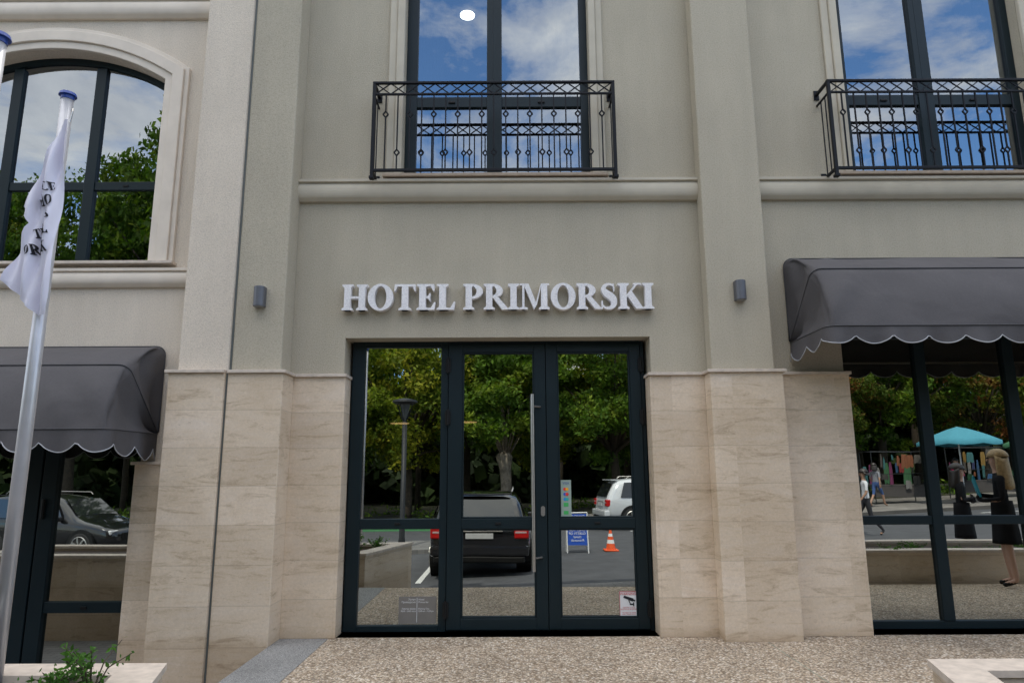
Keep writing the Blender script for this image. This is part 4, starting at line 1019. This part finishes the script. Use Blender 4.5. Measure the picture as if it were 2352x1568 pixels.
hair(Pn,M_DARKHAIR,.30); skirt(Pn,M_BLKCLOTH,1.1,.5,.15,.20)
def cls_tee(lo,tee,leg):
    def f(c):
        if c.z<.07: return 3
        if 1.0<c.z<1.46 and (abs(c.x)<.2 or c.z>1.2): return 1
        if leg<c.z<=1.0 and abs(c.x)<.2: return 2
        return 0
    return f
walk=dict(knl=(.10,-.22,.52),anl=(.10,-.30,.12),tol=(.11,-.45,.06),knr=(-.10,.08,.50),anr=(-.10,.36,.15),tor=(-.11,.26,.04),ell=(.24,.10,1.14),wrl=(.24,.12,.90),hal=(.24,.10,.82),elr=(-.24,-.04,1.13),wrr=(-.24,-.2,.95),har=(-.24,-.25,.89))
DS=cloth('dark_trousers',(.02,.02,.025))
TAN=simple('tanned_skin',(.35,.2,.13),.6)
Pn=person('man in white t-shirt and dark trousers walking along road',(9.62,-11.4,fz(9.5)),math.radians(-80),1.75,walk,cls_tee(0,0,.1),[TAN,cloth('white_tshirt',(.6,.6,.62)),DS,shoe]); hair(Pn,M_DARKHAIR,.06)
Pn=person('person in pink t-shirt and black shorts standing near market stalls',(17.0,-19.0,fz(17.0)+.12),math.radians(170),1.72,dict(elr=(-.25,-.05,1.15),wrr=(-.12,-.2,1.1),har=(-.06,-.24,1.12)),cls_tee(0,0,.55),[TAN,cloth('pink_tshirt',(.65,.05,.15)),DS,shoe]); hair(Pn,M_DARKHAIR,.05)
Pn=person('shopper in grey top and blue shorts beside market stall',(14.2,-19.6,fz(14.2)+.12),math.radians(60),1.68,walk,cls_tee(0,0,.5),[TAN,cloth('grey_top',(.2,.2,.22)),cloth('blue_shorts',(.05,.1,.25)),shoe]); hair(Pn,M_DARKHAIR,.2)

# ------------------------------------------------------------------ market
def umbrella(x,y,zt,r,c,label):
    z0=fz(x)+.12; U=empty('parasol',(x,y,z0),label,'parasol'); mb=MB()
    n=32; rr=[]
    for k in range(5):
        t=k/4; rr.append([(x+r*t*math.cos(2*math.pi*i/n)*(1-.03*abs(math.sin(4*2*math.pi*i/n))*t)+.001,y+r*t*math.sin(2*math.pi*i/n)*(1-.03*abs(math.sin(4*2*math.pi*i/n))*t),zt-.52*t**1.25-.05*t*abs(math.sin(4*2*math.pi*i/n))) for i in range(n)])
    rr.append([(p[0],p[1],p[2]-.13) for p in rr[-1]])
    mb.loft(rr,0,True); mk(mb,'canopy',U,[c],smooth=True)
    mb=MB(); mb.tube([(x,y,z0),(x,y,zt)],.025,10); mk(mb,'pole',U,[M_WHITE]); mb=MB(); mb.tube([(x,y,z0),(x,y,z0+.08)],[.3,.25],16); mk(mb,'base',U,[M_KERB])
umbrella(17.4,-19.3,3.25,1.45,cloth('turquoise_canvas',(.05,.24,.31)),'turquoise parasol over the market stalls')
umbrella(21.5,-20.3,3.2,1.4,cloth('green_canvas',(.06,.20,.10)),'green parasol over the market stalls')
cols=[(.20,.02,.02),(.22,.13,.03),(.03,.08,.16),(.18,.17,.16),(.04,.12,.05),(.16,.03,.09),(.03,.04,.10),(.20,.07,.03),(.04,.13,.13),(.08,.07,.06),(.04,.035,.035),(.10,.09,.07),(.04,.035,.03)]
CM=[cloth('goods_colour_%d'%i,c) for i,c in enumerate(cols)]
def stall(x,y,label,seed):
    rnd=random.Random(seed); z0=fz(x)+.12; S=empty('market_stall',(x,y,z0),label,'market stall',group='market stalls'); w=1.1
    mb=MB()
    for a in (-w,w):
        for b in (-.5,.5): mb.tube([(x+a,y+b,z0),(x+a,y+b,z0+2.1)],.02,6)
    for zz in (1.2,2.1):
        for b in (-.5,.5): mb.tube([(x-w,y+b,z0+zz),(x+w,y+b,z0+zz)],.015,6)
        for a in (-w,w): mb.tube([(x+a,y-.5,z0+zz),(x+a,y+.5,z0+zz)],.015,6)
    mk(mb,'rack_frame',S,[M_POST])
    mb=MB(); mb.box(x-w,x+w,y-.45,y+.45,z0+.7,z0+.75); mb.box(x-w+.02,x+w-.02,y+.40,y+.44,z0+.25,z0+.70); mk(mb,'table',S,[cloth('table_cloth',(.07,.06,.055))])
    for zz,hh,yy in ((2.08,.6,.52),(1.7,1.1,-.45),(1.18,.5,.50)):
        xx=x-w+.05
        while xx<x+w-.15:
            ww=rnd.uniform(.07,.3); h2=hh*rnd.uniform(.35,1)
            if rnd.random()<.35: xx+=ww; continue
            mb=MB(); sh=rnd.uniform(-.04,.04); z9=zz-rnd.uniform(0,.25)
            ring=[(xx+ww*k/5,y+yy+.03*math.sin(k*2+xx)+sh) for k in range(6)]
            mb.loft([[(a+.03*(1-2*q/5),b,z0+z9) for q,(a,b) in enumerate(ring)],[(a,b+.01,z0+z9-h2*.3) for a,b in ring],[(a+.02*math.sin(a*9),b,z0+z9-h2*(1+.06*math.sin(q*2))) for q,(a,b) in enumerate(ring)]],0,False)
            mk(mb,'hanging_cloth',S,[rnd.choice(CM)],smooth=True,recalc=False); xx+=ww+rnd.uniform(0,.08)
stall(13.0,-21.2,'market stall hung with colourful towels and clothes',1); stall(15.9,-21.4,'market stall with rack of bright clothes',2); stall(19.5,-21.3,'market stall hung with beach goods',3); stall(22.5,-21.0,'market stall hung with red and blue goods',4)

# ------------------------------------------------------------------ world, sun, camera
W=bpy.data.worlds.new('World'); scene.world=W; W.use_nodes=True; nt=W.node_tree
for n_ in list(nt.nodes): nt.nodes.remove(n_)
out=nt.nodes.new('ShaderNodeOutputWorld'); b1=nt.nodes.new('ShaderNodeBackground'); b2=nt.nodes.new('ShaderNodeBackground'); mx=nt.nodes.new('ShaderNodeMixShader')
sky=nt.nodes.new('ShaderNodeTexSky'); sky.sky_type='NISHITA'; sky.sun_disc=False; sky.sun_elevation=math.radians(60); sky.sun_rotation=math.radians(-15); sky.air_density=1.0; sky.dust_density=.3; sky.ozone_density=3.0
nt.links.new(mixc(nt,sky.outputs[0],(.76,.98,1.1)),b1.inputs['Color']); b1.inputs['Strength'].default_value=.36
tc=nt.nodes.new('ShaderNodeTexCoord'); sp=nt.nodes.new('ShaderNodeSeparateXYZ'); nt.links.new(tc.outputs['Generated'],sp.inputs[0])
zz=mathn(nt,'ADD',mathn(nt,'MAXIMUM',sp.outputs[2],.02),.25)
cb=nt.nodes.new('ShaderNodeCombineXYZ'); nt.links.new(mathn(nt,'DIVIDE',sp.outputs[0],zz),cb.inputs[0]); nt.links.new(mathn(nt,'DIVIDE',sp.outputs[1],zz),cb.inputs[1]); cb.inputs[2].default_value=4.1
nz=noise(nt,cb.outputs[0],2.1,10,.62,.35)
zen=ramp(nt,sp.outputs[2],[(.62,0),(.85,.14)])
west=ramp(nt,mathn(nt,'ADD',mathn(nt,'MULTIPLY',sp.outputs[0],-1.0),0),[(.3,0),(.55,.055)])
fac=ramp(nt,mathn(nt,'ADD',mathn(nt,'ADD',nz,zen),west),[(.45,.02),(.51,.5),(.60,.97)])
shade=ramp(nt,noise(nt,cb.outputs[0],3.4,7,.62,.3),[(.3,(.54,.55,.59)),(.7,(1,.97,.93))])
boost=ramp(nt,sp.outputs[2],[(.62,.50),(.88,1.0)])  # brightness added to the unseen overhead cloud, to light the facade
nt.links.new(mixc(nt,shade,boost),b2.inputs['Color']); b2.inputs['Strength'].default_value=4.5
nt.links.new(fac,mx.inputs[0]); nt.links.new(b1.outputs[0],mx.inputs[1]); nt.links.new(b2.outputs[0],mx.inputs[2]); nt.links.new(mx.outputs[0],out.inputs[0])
sl=bpy.data.lights.new('sun','SUN'); sl.energy=5.0; sl.angle=math.radians(.5); sl.color=(1,.95,.87)
so=bpy.data.objects.new('sun',sl); COL.objects.link(so); so.rotation_euler=(math.radians(-30),0,math.radians(15)); so.location=(0,10,20)

cam=bpy.data.cameras.new('camera'); co=bpy.data.objects.new('camera',cam); COL.objects.link(co)
cam.lens=24.15; cam.sensor_width=36; cam.clip_end=2000; cam.clip_start=.05
co.matrix_world=Matrix.Translation((0,-7.25,1.6))@Matrix.Rotation(math.radians(90+10.8),4,'X')@Matrix.Rotation(math.radians(-.3),4,'Z')
scene.camera=co
